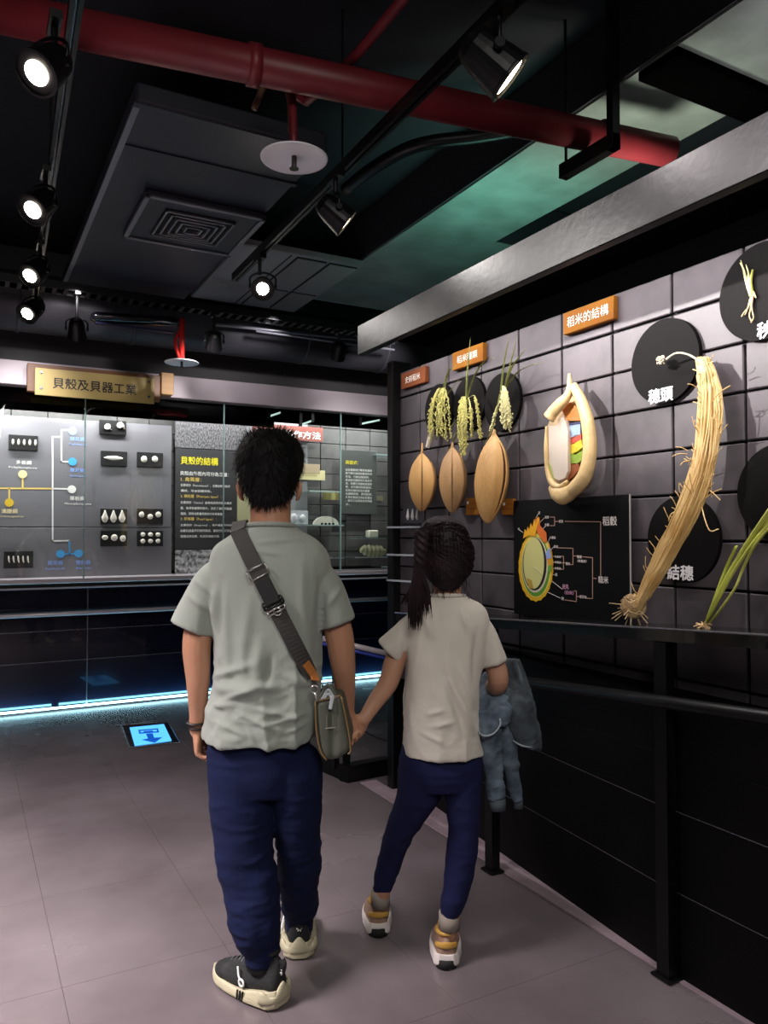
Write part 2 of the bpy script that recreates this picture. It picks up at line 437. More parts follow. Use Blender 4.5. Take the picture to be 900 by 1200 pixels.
# ------------------------------------------------------------------ far wall and showcase
wf = fin(bx(-2.6, 4.4, 6.32, 6.45, 0, 3.3), 'wall_far', M_joint, kind='structure')
x0 = P(433, 560, 'y', 6.31).x; z0 = P(433, 558, 'y', 6.31).z
t0 = fin(bx(-.122, .122, 6.300, 6.322, -.067, .067, bev=.003), 'wall_tile', M_tile2, wf)
t0.data.transform(Matrix.Translation(wf.location)); first = True
for j in range(-6, 6):
    for i in range(-14, 4):
        x = x0+.25*(i+.5); z = z0+.1385*(j+.5)
        if z < .93 or z > 2.36: continue
        o = t0 if first else t0.copy()
        if not first: COL.objects.link(o)
        first = False
        o.location = Vector((x+(.0 if j % 2 else .0), rng.uniform(-.004, .003), z))-wf.location
fin(bx(-2.6, -2.5, -1.6, 6.4, 0, 3.3), 'wall_left', mat('wall_dark', '1b1b20', .7), kind='structure')
fin(bx(4.3, 4.4, -1.6, 6.4, 0, 3.3), 'wall_side', MATS['wall_dark'], kind='structure')
fin(bx(-2.6, 4.4, -1.7, -1.6, 0, 3.3), 'wall_back', MATS['wall_dark'], kind='structure')
fin(bx(-2.6, 4.4, 5.98, 6.0, 2.48, 3.3), 'trim_6', mat('upper_wall', '3a383b', .6, var=.1, scale=2), kind='structure')

case = empty('showcase', (1.2, 6.0, 0), 'long glazed wall showcase with steel header, black glass base and cyan foot light', 'showcase')
fin(bx(-2.4, 1.35, 5.87, 5.98, 2.30, 2.472, bev=.004), 'header_band', M_header, case)
fin(bx(1.353, 3.9, 5.87, 5.98, 2.30, 2.472, bev=.004), 'header_band', M_header, case)
fin(bx(-2.4, 3.9, 5.99, 6.30, 2.36, 2.46), 'case_roof', M_under, case)
fin(bx(-2.4, 3.9, 5.895, 6.31, .915, .945, bev=.003), 'ledge', M_ledge, case)
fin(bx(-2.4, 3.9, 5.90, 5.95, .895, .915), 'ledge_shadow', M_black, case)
bm = bmesh.new(); tube(bm, [(-2.4, 5.865, .885), (3.9, 5.865, .885)], .007, n=8); fin(bm, 'ledge_trim', M_ledge, case)
bm = bmesh.new(); tube(bm, [(-2.4, 5.84, .705), (3.9, 5.84, .705)], .016, n=12); fin(bm, 'rail', M_ledge, case, smooth=True)
xs = P(102, 760, 'y', 6.0).x
bays = [(-2.4, -.55), (-.544, xs-.004), (xs+.004, xs+.93), (xs+.936, xs+1.87), (xs+1.876, 3.9)]
for a, b in bays:
    for (u, v) in ((.03, .348), (.352, .568), (.572, .90)):
        fin(bx(a, b, 6.0, 6.02, u, v, bev=.001), 'base_panel', M_navy, case)
    for z in (.35, .57):
        fin(bx(a, b, 5.997, 6.001, z-.0025, z+.0025), 'panel_seam', M_seam, case)
fin(bx(xs-.004, xs+.004, 5.99, 6.01, .0, .9), 'mullion', M_seam, case)
fin(bx(-2.4, 3.9, 5.985, 5.997, .012, .026), 'light_strip', M_cyan, case)
ZVL = 2.145
fin(bx(-2.4, 3.9, 5.985, 6.0, 2.19, 2.36), 'dark_void', M_under, case)  # black sheets standing in for the dark void above the boards
fin(bx(-2.4, 2.25, 6.002, 6.012, ZVL, 2.36), 'dark_void', M_under, case)
gx = [P(x, 560, 'y', 5.93).x for x in (99, 262, 399)]
for a, b in ((-2.3, gx[0]-.004), (gx[0]+.004, gx[1]-.004), (gx[1]+.004, gx[2]-.004), (gx[2]+.004, 3.85)):
    fin(bx(a, b, 5.925, 5.933, .945, 2.33), 'glass_pane', M_glass, case)
for x in gx:
    fin(bx(x-.004, x+.004, 5.921, 5.937, .945, 2.30), 'glass_edge', M_edge, case)
# fluorescent battens inside the top of the showcase
for (xa, xb, yy) in ((422, 446, 493), (352, 366, 494), (315, 330, 484)):
    p = P(xa, yy+4, 'y', 5.965); q = P(xb, yy-1, 'y', 5.965)
    bt = empty('batten_lamp', p, {422: 'slim pale green lamp batten under the case top at right', 352: 'short slim lamp batten under the case top in the middle', 315: 'slim lamp batten above the boy in the showcase'}[xa], 'lamp')
    bm = bmesh.new(); tube(bm, [p, q], .008, n=8); fin(bm, 'tube', mat('batten_tube', 'cfe8e2', .3, emit='cfe8e2', estr=.5), bt)
    for s in (p, q): fin(bx(s.x-.012, s.x+.012, s.y-.012, s.y+.012, s.z-.012, 2.29), 'bracket', M_blackm, bt)

# ------------------------------------------------------------------ ceiling
fin(bx(-2.6, 4.4, -1.6, 6.45, 3.3, 3.4), 'ceiling', M_ceil, kind='structure')
bm = bx(2.2, 2.75, -1.6, 3.66, 3.0, 3.01); box(bm, 2.2, 4.3, 3.66, 5.2, 3.0, 3.01); box(bm, 2.75, 3.6, -1.6, 1.86, 3.0, 3.01)
fin(bm, 'trim_7', M_gslab, kind='structure')
fin(bx(2.19, 2.75, -1.6, 3.66, 3.01, 3.29), 'trim_10', M_ceil, kind='structure')
fin(bx(2.19, 4.3, 3.66, 5.2, 3.01, 3.29), 'trim_11', M_ceil, kind='structure')
fin(bx(2.2, 4.2, 1.85, 2.03, 2.965, 2.998), 'trim_8', M_under, kind='structure')
d = empty('ventilation_duct', (.94, 4.3, 2.9), 'wide dark boxed duct hanging under the ceiling, holding the square diffuser', 'duct')
fin(bx(.55, 1.34, 2.95, 5.44, 2.9, 2.98, bev=.01), 'duct_box', M_duct, d)
for y in (2.955, 3.3): fin(bx(.545, 1.345, y, y+.03, 2.893, 2.9), 'flange', M_duct, d)
fin(bx(.545, .57, 2.98, 5.44, 2.888, 2.9), 'edge_strip', M_duct2, d)
ac = empty('ceiling_diffuser', (1.03, 3.98, 2.88), 'square four way air diffuser in the underside of the boxed duct', 'vent')
cxm, cym = 1.035, 3.98
fin(bx(cxm-.30, cxm+.30, cym-.30, cym+.30, 2.872, 2.899, bev=.006), 'face_plate', M_duct, ac)
for k, (a, b, c_, d_) in enumerate(((-.3, .3, -.3, -.275), (-.3, .3, .275, .3), (-.3, -.275, -.3, .3), (.275, .3, -.3, .3))):
    fin(bx(cxm+a, cxm+b, cym+c_, cym+d_, 2.862, 2.872, bev=.002), 'rim', M_duct2, ac)
fin(bx(cxm-.18, cxm+.18, cym-.18, cym+.18, 2.868, 2.873), 'core', M_joint, ac)
for k in range(5):
    r = .175-.033*k; bm = bmesh.new()
    for (a, b, c_, d_) in ((-r, r, -r, -r+.009), (-r, r, r-.009, r), (-r, -r+.009, -r, r), (r-.009, r, -r, r)):
        box(bm, cxm+a, cxm+b, cym+c_, cym+d_, 2.858-.002*k, 2.870)
    fin(bm, 'louvre_ring', M_duct2, ac)
ce = empty('cassette_unit', (1.8, 4.85, 2.95), 'pale grey ceiling air unit with slatted grilles beside the boxed duct', 'air conditioner')
fin(bx(1.40, 2.19, 4.27, 5.42, 2.95, 2.99, bev=.006), 'casing', mat('unit_grey', '858486', .5, var=.1), ce)
for (a, b) in ((1.76, 1.955), (1.975, 2.165)):
    for (c_, d_) in ((4.31, 4.92), (4.95, 5.38)):
        fr = fin(bx(a, b, c_, d_, 2.943, 2.95), 'grille_frame', M_joint, ce)
        bm = bmesh.new(); n = int((d_-c_)/.016)
        for k in range(n): box(bm, a+.006, b-.006, c_+.006+k*.016, c_+.013+k*.016, 2.936, 2.944)
        fin(bm, 'slats', mat('grille_grey', '9a999a', .5), fr, kind='stuff')
fin(bx(1.715, 1.722, 4.3, 5.4, 2.946, 2.951), 'joint', M_joint, ce)

# light tracks
def track(xa, ya, xb, yb, z, label):
    t = empty('light_track', ((xa+xb)/2, (ya+yb)/2, z), label, 'light track')
    v = Vector((xb-xa, yb-ya, 0)); n = Vector((-v.y, v.x, 0)).normalized()*.017
    for s, e in ((1, .4), (-1, .4)):
        bm = bmesh.new(); a = Vector((xa, ya, z))+n*s; b = n*(-s*.75)
        prism(bm, [a, a+b, a+b+v, a+v], (0, 0, .034)); fin(bm, 'track_side', M_blackm, t)
    bm = bmesh.new(); a = Vector((xa, ya, z+.03)); prism(bm, [a+n, a-n, a-n+v, a+n+v], (0, 0, .012)); fin(bm, 'track_back', M_black, t)
    bm = bmesh.new(); a = Vector((xa, ya, z+.02)); m_ = n*.18; prism(bm, [a+m_, a-m_, a-m_+v, a+m_+v], (0, 0, .003)); fin(bm, 'conductor', M_seam, t)
    for f in (.12, .45, .72):
        p = Vector((xa, ya, z))+v*f; bm = bmesh.new(); tube(bm, [(p.x, p.y, z+.04), (p.x, p.y, 3.3)], .004, n=6); fin(bm, 'hanging_rod', M_blackm, t)
    return t
track(1.20, -1.0, 1.289, 4.06, 2.65, 'black light track hanging over the middle, carrying three spotlights')
track(.12, -1.0, .36, 5.1, 2.65, 'black light track at the left, carrying the four glaring spotlights')

def spotlight(top, head, direction, label, on=True, s=1.0, group=None):
    """top: point on the track; head: centre of the can"""
    t = empty('spotlight', top, label, 'spotlight', group)
    top = Vector(top); head = Vector(head); d_ = Vector(direction).normalized()
    fin(bx(top.x-.016, top.x+.016, top.y-.05, top.y+.05, top.z-.022, top.z), 'track_adapter', M_blackm, t)
    bm = bmesh.new(); tube(bm, [top-Vector((0, 0, .02)), Vector((top.x, top.y, head.z+.06*s))], .009, n=8); fin(bm, 'stem', M_blackm, t)
    q = d_.to_track_quat('Z', 'Y').to_matrix().to_4x4(); T = Matrix.Translation(head) @ q
    sx = T.to_3x3() @ Vector((1, 0, 0))
    side = d_.cross(Vector((0, 0, 1))).normalized()
    bm = bmesh.new(); R = .058*s
    tube(bm, [head+side*R*1.08-Vector((0, 0, .005)), head+side*R*1.1+Vector((0, 0, .05*s)), head+Vector((0, 0, .075*s)), head-side*R*1.1+Vector((0, 0, .05*s)), head-side*R*1.08-Vector((0, 0, .005))], .005, n=6, seg=14)
    fin(bm, 'yoke', M_blackm, t, smooth=True)
    bm = bmesh.new()
    prof = [(-.075, .018), (-.07, .035), (-.05, .045), (-.02, .05), (.03, .056), (.05, .058)]
    tube(bm, [head+d_*a*s for a, r in prof], [r*s for a, r in prof], n=24); fin(bm, 'lamp_housing', M_blackm, t, smooth=False)
    bm = bmesh.new(); rim = [(.049, .0595), (.053, .0605), (.058, .0605), (.0585, .0535)]
    tube(bm, [head+d_*a*s for a, r in rim], [r*s for a, r in rim], n=24, caps=False); fin(bm, 'bezel', M_blackm, t)
    bm = bmesh.new(); p = head+d_*.0515*s; tube(bm, [p, p+d_*.002], .031*s if on == 1 else .042*s, n=24)
    fin(bm, 'lens', (M_lampon if on == 1 else M_lampwarm) if on else mat('lens_dark', '0c0c14', .1, coat=1), t)
    for k in (-1, 1):
        bm = bmesh.new(); p = head+side*R*k*1.05; tube(bm, [p, p+side*k*.012*s], .012*s, n=10); fin(bm, 'pivot_knob', M_blackm, t)
    return t
camp = Vector((0, 0, CH))
LL = ['nearest', 'second from the front', 'third from the front', 'farthest']
for k, (px, py) in enumerate(((55, 78), (47, 240), (42, 318), (38, 363))):
    h = P(px, py, 'z', 2.5)
    dr = (camp-h).normalized()+Vector((-.8, .1, -.75))
    spotlight((h.x+.02, h.y+.03, 2.65), h, dr, 'lit glaring black spotlight, %s on the left track' % LL[k], 1)
h = P(576, 72, 'z', 2.5); spotlight((1.215, h.y, 2.65), h, (.62, -.25, -.55), 'large lit black spotlight near the top, in front of the red pipe', 2, 1.15)
h = P(393, 250, 'z', 2.5); spotlight((1.24, h.y, 2.65), h, (.65, -.15, -.5), 'black spotlight turned to the right wall, middle of its track', 2, 1.0)
h = P(308, 336, 'z', 2.5); spotlight((1.28, h.y, 2.65), h, (-.35, -.9, -.55), 'lit spotlight hanging at the far end of the middle track', 1, .95)
for (px, py, lb) in ((90, 386, 'unlit black spotlight below the cable tray at left'), (251, 400, 'unlit black spotlight just right of the small sprinkler shield'), (397, 412, 'unlit black spotlight at the right end of the cable tray')):
    h = P(px, py, 'y', 5.10); spotlight((h.x, h.y, 2.775 if px < 200 else 2.765), h, (.1, .55, -.6), lb, 0, .95)

# red sprinkler pipes
rp = empty('sprinkler_pipe', (1.2, 2.3, 2.8), 'thick dull red sprinkler main crossing under the ceiling', 'pipe')
a = P(-60, 2, 'z', 2.8); b = P(785, 178, 'z', 2.8)
bm = bmesh.new(); tube(bm, [a, b], .058, n=24); fin(bm, 'main_pipe', M_red, rp, smooth=True)
v = (b-a).normalized()
for px, py in ((300, 68), (705, 165)):
    c_ = P(px, py, 'z', 2.8); c_ = a+v*(c_-a).dot(v); bm = bmesh.new(); tube(bm, [c_-v*.02, c_+v*.02], .066, n=24); fin(bm, 'coupling', M_red, rp, smooth=True)
bm = bmesh.new(); tube(bm, [(1.14, 1.3, 2.88), (1.14, 2.3, 2.88), (1.10, 2.62, 2.88)], .017, n=10, seg=10); fin(bm, 'branch_pipe', M_red, rp, smooth=True)
bm = bmesh.new(); e = P(338, 115, 'z', 2.86)
tube(bm, [(1.10, 2.62, 2.88), (1.06, 2.60, 2.88), (1.02, 2.55, 2.87), (.98, 2.45, 2.78), (.975, 2.42, 2.565)], .014, n=10, seg=14); fin(bm, 'drop_branch', M_red, rp, smooth=True)
bm = bmesh.new(); tube(bm, [(.90, 2.62, 2.80), (.95, 2.62, 2.92), (.99, 2.58, 2.92), (.99, 2.50, 2.80), (.98, 2.46, 2.66)], .012, n=8, seg=18); fin(bm, 'flexible_hose', mat('hose_bronze', '6a4a3a', .5), rp, smooth=True)
def shield(c, r, label):
    t = empty('sprinkler_shield', c, label, 'sprinkler'); x, y, z = c
    bm = bmesh.new()
    rs = hloft(bm, [(x, y, z+.012, .02, .02), (x, y, z+.010, r*.6, r*.6), (x, y, z+.006, r*.93, r*.93), (x, y, z+.001, r, r), (x, y, z-.003, r*.985, r*.985), (x, y, z+.001, r*.9, r*.9), (x, y, z+.005, r*.55, r*.55), (x, y, z+.007, .02, .02)], n=48)
    fin(bm, 'dish', M_whitep, t, smooth=True)
    bm = bmesh.new(); cyl(bm, (x, y, z-.01), .009, .05, n=12); fin(bm, 'sprinkler_head', mat('bronze', '4a4540', .4, metal=.7), t)
    bm = bmesh.new(); cyl(bm, (x, y, z-.036), .016, .003, n=12); fin(bm, 'deflector', MATS['bronze'], t)
    return t
shield((.975, 2.42, 2.55), .115, 'large round white sprinkler shield below the red main pipe')
c2 = P(213, 425, 'z', 2.43); shield(tuple(c2), .115, 'small round white sprinkler shield on a bright red drop pipe')
dp = empty('drop_pipe', c2, 'bright red drop pipe above the small white shield', 'pipe')
bm = bmesh.new(); tube(bm, [c2+Vector((0, 0, .01)), c2+Vector((0, 0, .30))], .019, n=12); fin(bm, 'riser', M_red2, dp, smooth=True)
bm = bmesh.new(); tube(bm, [c2+Vector((0, 0, .02)), c2+Vector((-.03, -.02, .05)), c2+Vector((-.045, 0, .14)), c2+Vector((-.01, .01, .22))], .012, n=8, seg=14); fin(bm, 'loop_pipe', M_red2, dp, smooth=True)
# hanger
hg = empty('pipe_hanger', (2.2, 2.2, 2.7), 'black U shaped steel hanger holding the red main pipe at right', 'hanger')
p1 = P(668, 198, 'z', 2.69); p2 = P(710, 176, 'z', 2.69); xx = (p1.x+p2.x)/2
fin(bx(xx-.02, xx+.02, p2.y-.06, p1.y+.05, 2.67, 2.725), 'channel', M_blackm, hg)
fin(bx(xx-.018, xx+.018, p2.y-.06, p2.y-.03, 2.67, 3.3), 'flat_bar', M_blackm, hg)
bm = bmesh.new(); tube(bm, [(xx, p1.y+.03, 2.66), (xx, p1.y+.03, 3.3)], .006, n=8); fin(bm, 'threaded_rod', M_blackm, hg)
# cable tray, round duct and conduits before the far wall
ct = empty('cable_tray', (1.2, 5.1, 2.75), 'long black slotted cable tray crossing in front of the round duct', 'cable tray')
A = P(-80, 340, 'y', 5.1); B = P(470, 396, 'y', 5.1)
A = Vector((-1.0, 5.15, 2.80)); B = Vector((2.95, 5.05, 2.76))
for dy in (0, .12):
    bm = bmesh.new(); prism(bm, [A+Vector((0, dy, 0)), A+Vector((0, dy+.006, 0)), B+Vector((0, dy+.006, 0)), B+Vector((0, dy, 0))], (0, 0, .05)); fin(bm, 'side_rail', M_blackm, ct)
n = 60; bm = None
r0 = None
for k in range(n):
    p = A.lerp(B, (k+.5)/n)
    if r0 is None:
        r0 = fin(bx(p.x-.012, p.x+.012, p.y, p.y+.12, p.z, p.z+.008), 'rung', mat('rung_grey', '2a2a2d', .45, metal=.5), ct); pr = p
    else:
        o = r0.copy(); COL.objects.link(o); o.location = p-pr
rd = empty('round_duct', (1.2, 5.72, 2.8), 'big dark round air duct running along the far wall above the showcase', 'duct')
bm = bmesh.new(); tube(bm, [(-2.4, 5.68, 2.83), (4.2, 5.68, 2.83)], .2, n=40); fin(bm, 'duct_tube', mat('duct_round', '45444a', .5, metal=.2, var=.1, scale=2), rd, smooth=True)
for px in (20, 158, 362, 455):
    x = P(px, 410, 'y', 5.5).x; bm = bmesh.new(); tube(bm, [(x, 5.68, 2.83), (x+.02, 5.68, 2.83)], .207, n=40); fin(bm, 'joint_ring', MATS['duct_round'], rd, smooth=True)
for k, (xa, xb, py, r) in enumerate(((250, 462, 388, .012), (300, 462, 396, .009))):
    a = P(xa, py-8, 'y', 5.36-.05*k); b = P(xb, py+14, 'y', 5.36-.05*k)
    bm = bmesh.new(); tube(bm, [a, b], r, n=8); fin(bm, 'conduit', M_duct2, rd, smooth=True)
sd = empty('slot_diffuser', P(160, 372, 'y', 5.3), 'long rounded black slot diffuser beneath the cable tray at left', 'vent')
a = P(112, 372, 'y', 5.28); b = P(203, 377, 'y', 5.28)
bm = bmesh.new(); tube(bm, [a-Vector((.03, 0, 0)), a, b, b+Vector((.03, 0, 0))], [(.02, .05), (.035, .06), (.035, .06), (.02, .05)], n=16, ref=(0, 0, 1)); fin(bm, 'shell', mat('diffuser_black', '111118', .2, coat=.5), sd, smooth=True)
fin(bx(a.x, b.x, a.y-.02, a.y+.02, a.z-.042, a.z-.03), 'slot', mat('slot_reflection', '1c2145', .3), sd)  # blue reflection on the black diffuser, painted as the slot colour
# curved flexible duct, dark loop at the upper right
bm = bmesh.new(); q = [P(405, 222, 'z', 2.95), P(440, 195, 'z', 2.97), P(490, 170, 'z', 3.0), P(560, 160, 'z', 3.02), P(620, 150, 'z', 3.03)]
tube(bm, q, .03, n=12, seg=24); fin(bm, 'cable_bundle', M_blackm, None, 'dark curved cable bundle below the ceiling right of the middle track', 'cable', smooth=True)

# ------------------------------------------------------------------ low black barrier between the walls
br = empty('barrier', (1.75, 3.6, 0), 'low black steel barrier with handrail beside the end of the tile wall', 'barrier')
f1, f2, f3 = P(352, 893, 'z', 0), P(408, 918, 'z', 0), P(462, 907, 'z', 0)
bm = bmesh.new(); prism(bm, [f1, f2, f2+Vector((.02, .06, 0)), f1+Vector((.02, .06, 0))], (0, 0, .07)); fin(bm, 'plinth', M_black, br)
bm = bmesh.new(); prism(bm, [f2, f3, f3+Vector((-.02, .06, 0)), f2+Vector((-.02, .06, 0))], (0, 0, .085)); fin(bm, 'plinth', M_black, br)
for f in (P(396, 913, 'z', 0), P(409, 915, 'z', 0)):
    fin(bx(f.x-.015, f.x+.015, f.y+.015, f.y+.045, 0.05, .74), 'post', M_black, br)
a = P(360, 744, 'y', 3.62); b = P(463, 768, 'y', 3.45)
bm = bmesh.new(); tube(bm, [a, b], .014, n=12); fin(bm, 'rail', M_ledge, br, smooth=True)
a = P(360, 750, 'y', 3.62); b = P(463, 774, 'y', 3.45)
bm = bmesh.new(); tube(bm, [a, b], .008, n=12); fin(bm, 'blue_trim', mat('blue_trim', '3848a0', .3), br, smooth=True)
a = P(415, 850, 'y', 3.6); b = P(463, 871, 'y', 3.42)
bm = bmesh.new(); tube(bm, [a, (a+b)/2-Vector((0, 0, .012)), b], .004, n=6, seg=8); fin(bm, 'cable', M_black, br)

# lit floor sign
fs = empty('floor_sign', P(178, 862, 'z', 0), 'blue glowing exit sign with arrow set in a glass plate on the floor', 'sign')
q = [P(x, y, 'z', .001) for x, y in ((143, 851), (197, 847), (211, 871), (152, 877))]
bm = bmesh.new(); prism(bm, q, (0, 0, .004)); fin(bm, 'glass_plate', mat('sign_plate', '2a282c', .15, coat=.6), fs)
cq = sum(q, Vector())/4
for k in range(4):
    bm = bmesh.new(); a_, b_ = q[k]+Vector((0, 0, .005)), q[(k+1) % 4]+Vector((0, 0, .005)); tube(bm, [a_, b_], .003, n=6); fin(bm, 'edge_strip', M_seam, fs)
q2 = [P(x, y, 'z', .006) for x, y in ((152, 853), (192, 849), (201, 868), (158, 874))]
bm = bmesh.new(); prism(bm, q2, (0, 0, .003)); fin(bm, 'lit_panel', mat('sign_lit', '3aa8f0', .4, emit='58b4ff', estr=.95), fs)
M_sb = mat('sign_ink', '0c50b0', .4, emit='0b55c0', estr=.55)
def fpoly(pts, z=.0095): 
    bm = bmesh.new(); prism(bm, [P(x, y, 'z', z) for x, y in pts], (0, 0, .0008)); return bm
fin(fpoly([(171, 860), (179, 859.4), (180.5, 864.6), (190, 864), (181.5, 870.5), (166, 867), (173.5, 865.5)]), 'arrow', M_sb, fs)
for pts in ([(162, 855.4), (183, 853.8), (183.6, 855), (162.6, 856.8)], [(162.6, 858.6), (184.6, 857.0), (185.2, 858.4), (163.2, 860)], [(162, 855.4), (164, 855.2), (165.2, 859.6), (163.2, 860)], [(183, 853.8), (185, 853.6), (186.6, 858.2), (184.6, 858.4)], [(168, 857), (179, 856), (179.5, 857.2), (168.5, 858.2)]):
    fin(fpoly(pts), 'symbol', M_sb, fs)
# ------------------------------------------------------------------ flat shapes at a plane
def planepoly(pts, ax, v, th, name, m, parent, kind=None, raw=False):
    off = {'x': (th, 0, 0), 'y': (0, th, 0)}[ax]
    q = pts if raw else [P(x, y, ax, v) for x, y in pts]
    bm = bmesh.new(); prism(bm, q, off); return fin(bm, name, m, parent, kind=kind)
def strips(lines, ax, v, w, name, m, parent):
    bm = bmesh.new()
    for (a, b) in lines:
        p, q = P(*a, ax, v), P(*b, ax, v); d = (q-p).normalized(); p = p-d*w/2; q = q+d*w/2
        n = d.cross(Vector((1, 0, 0) if ax == 'x' else (0, 1, 0)))*w/2
        prism(bm, [p+n, p-n, q-n, q+n], (-.0008, 0, 0) if ax == 'x' else (0, -.0008, 0))
    return fin(bm, name, m, parent)
def disc(bm, c, r, ax, th=.002, n=24):
    cyl(bm, c, r, th, ax, n)
def pxw(x0, x1, y, ax, v): return (P(x1, y, ax, v)-P(x0, y, ax, v)).length
def label_px(body, cx, cy, w, h, ax, v, m, parent, weight=.012, name='lettering'):
    c = P(cx, cy, ax, v); W = pxw(cx-w/2, cx+w/2, cy, ax, v); a, b = P(cx, cy-h/2, ax, v), P(cx, cy+h/2, ax, v)
    return write(body, c, W, (a-b).length, m, 'r' if ax == 'x' else 'f', parent, name, weight)

# ------------------------------------------------------------------ rice wall: name plates, discs
M_wood = mat('plate_amber', 'a06a20', .7, spec=.15, col2='875020', scale=3, stretch=(1, 1, 3))
M_brown = mat('plate_brown', '7c4426', .7, spec=.15, var=.15, scale=4)
M_print = mat('print_white', 'fbf4ea', .5)
XW = 1.93
def nameplate(pts, body, m, label, tw, th_):
    q = [P(x, y, 'x', 1.908) for x, y in pts]
    y0 = (q[0].y+q[3].y)/2; y1 = (q[1].y+q[2].y)/2; zt = (q[0].z+q[1].z)/2; zb = (q[2].z+q[3].z)/2
    t = empty('name_plate', (XW, (y0+y1)/2, zb), label, 'sign')
    fin(bx(1.908, XW, y1, y0, zb, zt, bev=.002), 'board', m, t)
    write(body, (1.9065, (y0+y1)/2, (zt+zb)/2), (y0-y1)*tw, (zt-zb)*th_, M_print, 'r', t, weight=.011)
nameplate([(660, 367), (719, 346), (719, 374), (660, 392)], '稻米的結構', M_wood, 'amber name plate, largest and rightmost along the top of the tile wall', .82, .48)
nameplate([(530, 413), (566, 402), (566, 424), (530, 433)], '稻米種類', M_wood, 'amber brown name plate above the second bunch of rice ears', .66, .42)
nameplate([(470, 438), (498, 429), (498, 448), (470, 456)], '史前稻米', M_brown, 'small brown name plate at the far end of the tile wall', .62, .42)
for k, (x0_, x1_, y0_, y1_) in enumerate(((546, 562, 584, 603), (588, 601, 585, 603))):
    q = [P(x, y, 'x', 1.915) for x, y in ((x0_, y0_), (x1_, y1_))]
    t = empty('caption_plate', (XW, (q[0].y+q[1].y)/2, q[1].z), ('small amber caption plate between the middle and the largest grain model', 'small amber caption plate right of the largest grain model')[k], 'sign')
    fin(bx(1.915, XW, q[1].y, q[0].y, q[1].z, q[0].z), 'board', M_wood, t)
    for z in (.35, .65): fin(bx(1.9143, 1.915, q[1].y+.004, q[0].y-.004, q[1].z*(z)+q[0].z*(1-z), q[1].z*(z)+q[0].z*(1-z)+.003), 'line', M_brown, t)
    fin(bx(1.914, 1.915, q[0].y-.022, q[0].y-.008, q[0].z-.026, q[0].z-.014), 'print', M_print, t)
def wdisc(px, py, r, label, body=None, tpx=None, vis=None):
    c = P(px, py, 'x', 1.915); t = empty('display_disc', (XW, c.y, c.z-r), label, 'disc')
    bm = bmesh.new(); cyl(bm, (1.922, c.y, min(c.z, 2.075-0)), r, .016, 'x', 64)
    if c.z+r > 2.08:
        bmesh.ops.bisect_plane(bm, geom=bm.verts[:]+bm.edges[:]+bm.faces[:], plane_co=(0, 0, 2.078), plane_no=(0, 0, 1), clear_outer=True)
        bmesh.ops.holes_fill(bm, edges=[e for e in bm.edges if e.is_boundary])
    fin(bm, 'board', M_disc, t)
    if body:
        p = P(*tpx, 'x', 1.912); write(body, (1.912, p.y, p.z), .098*(len(body)/2), .047, M_white, 'r', t, weight=.03)
wdisc(778, 423, .132, 'round black panel lettered white, behind the curled straw tip', '穗頭', (774, 463))
wdisc(893, 341, .135, 'round black panel cut by the right frame edge near the canopy, holding a seedling', '秧苗', (906, 384))
wdisc(799, 632, .132, 'round black panel low on the wall, crossed by the straw bundle', '結穗', (797, 671))
wdisc(916, 577, .134, 'round black panel behind the green stalks at the right edge', '分蘗', (930, 615))
for k, (px, py) in enumerate(((514, 480), (549, 473), (588, 471))):
    wdisc(px, py, .118, 'round black panel behind the %s bunch of rice ears' % ('first', 'second', 'third and palest')[k])
# tiny framed shells at the foot
q = [P(472, 590, 'x', 1.92), P(497, 613, 'x', 1.92)]
t = empty('specimen_card', (XW, (q[0].y+q[1].y)/2, q[1].z), 'small grey card with three white drops near the end of the tile wall', 'card')
fin(bx(1.92, XW, q[1].y, q[0].y, q[1].z, q[0].z), 'card', mat('card_grey', '45444a', .5), t)
for k in range(3):
    c = P(478+5.6*k, 603, 'x', 1.919); bm = bmesh.new()
    tube(bm, [c+Vector((0, 0, .028)), c+Vector((0, 0, .01)), c-Vector((0, 0, .012)), c-Vector((0, 0, .026))], [.002, .006, .010, .004], n=8); fin(bm, 'shell', M_white, t)
# glass shelf ends
for k, y in enumerate((619, 651, 681)):
    a = P(455, y, 'y', 3.37); b = P(487, y+1.5, 'y', 3.2)
    bm = bmesh.new(); prism(bm, [a, a+Vector((.0, .02, 0)), (1.93, b.y+.02, a.z), (1.93, b.y-.04, a.z)], (0, 0, .009))
    fin(bm, 'glass_shelf', mat('shelf_glass', 'b9c3cc', .12, coat=.6), None, '%s of three pale glass shelf ends left of the girl' % ('uppermost', 'middle', 'lowest')[k], 'shelf')

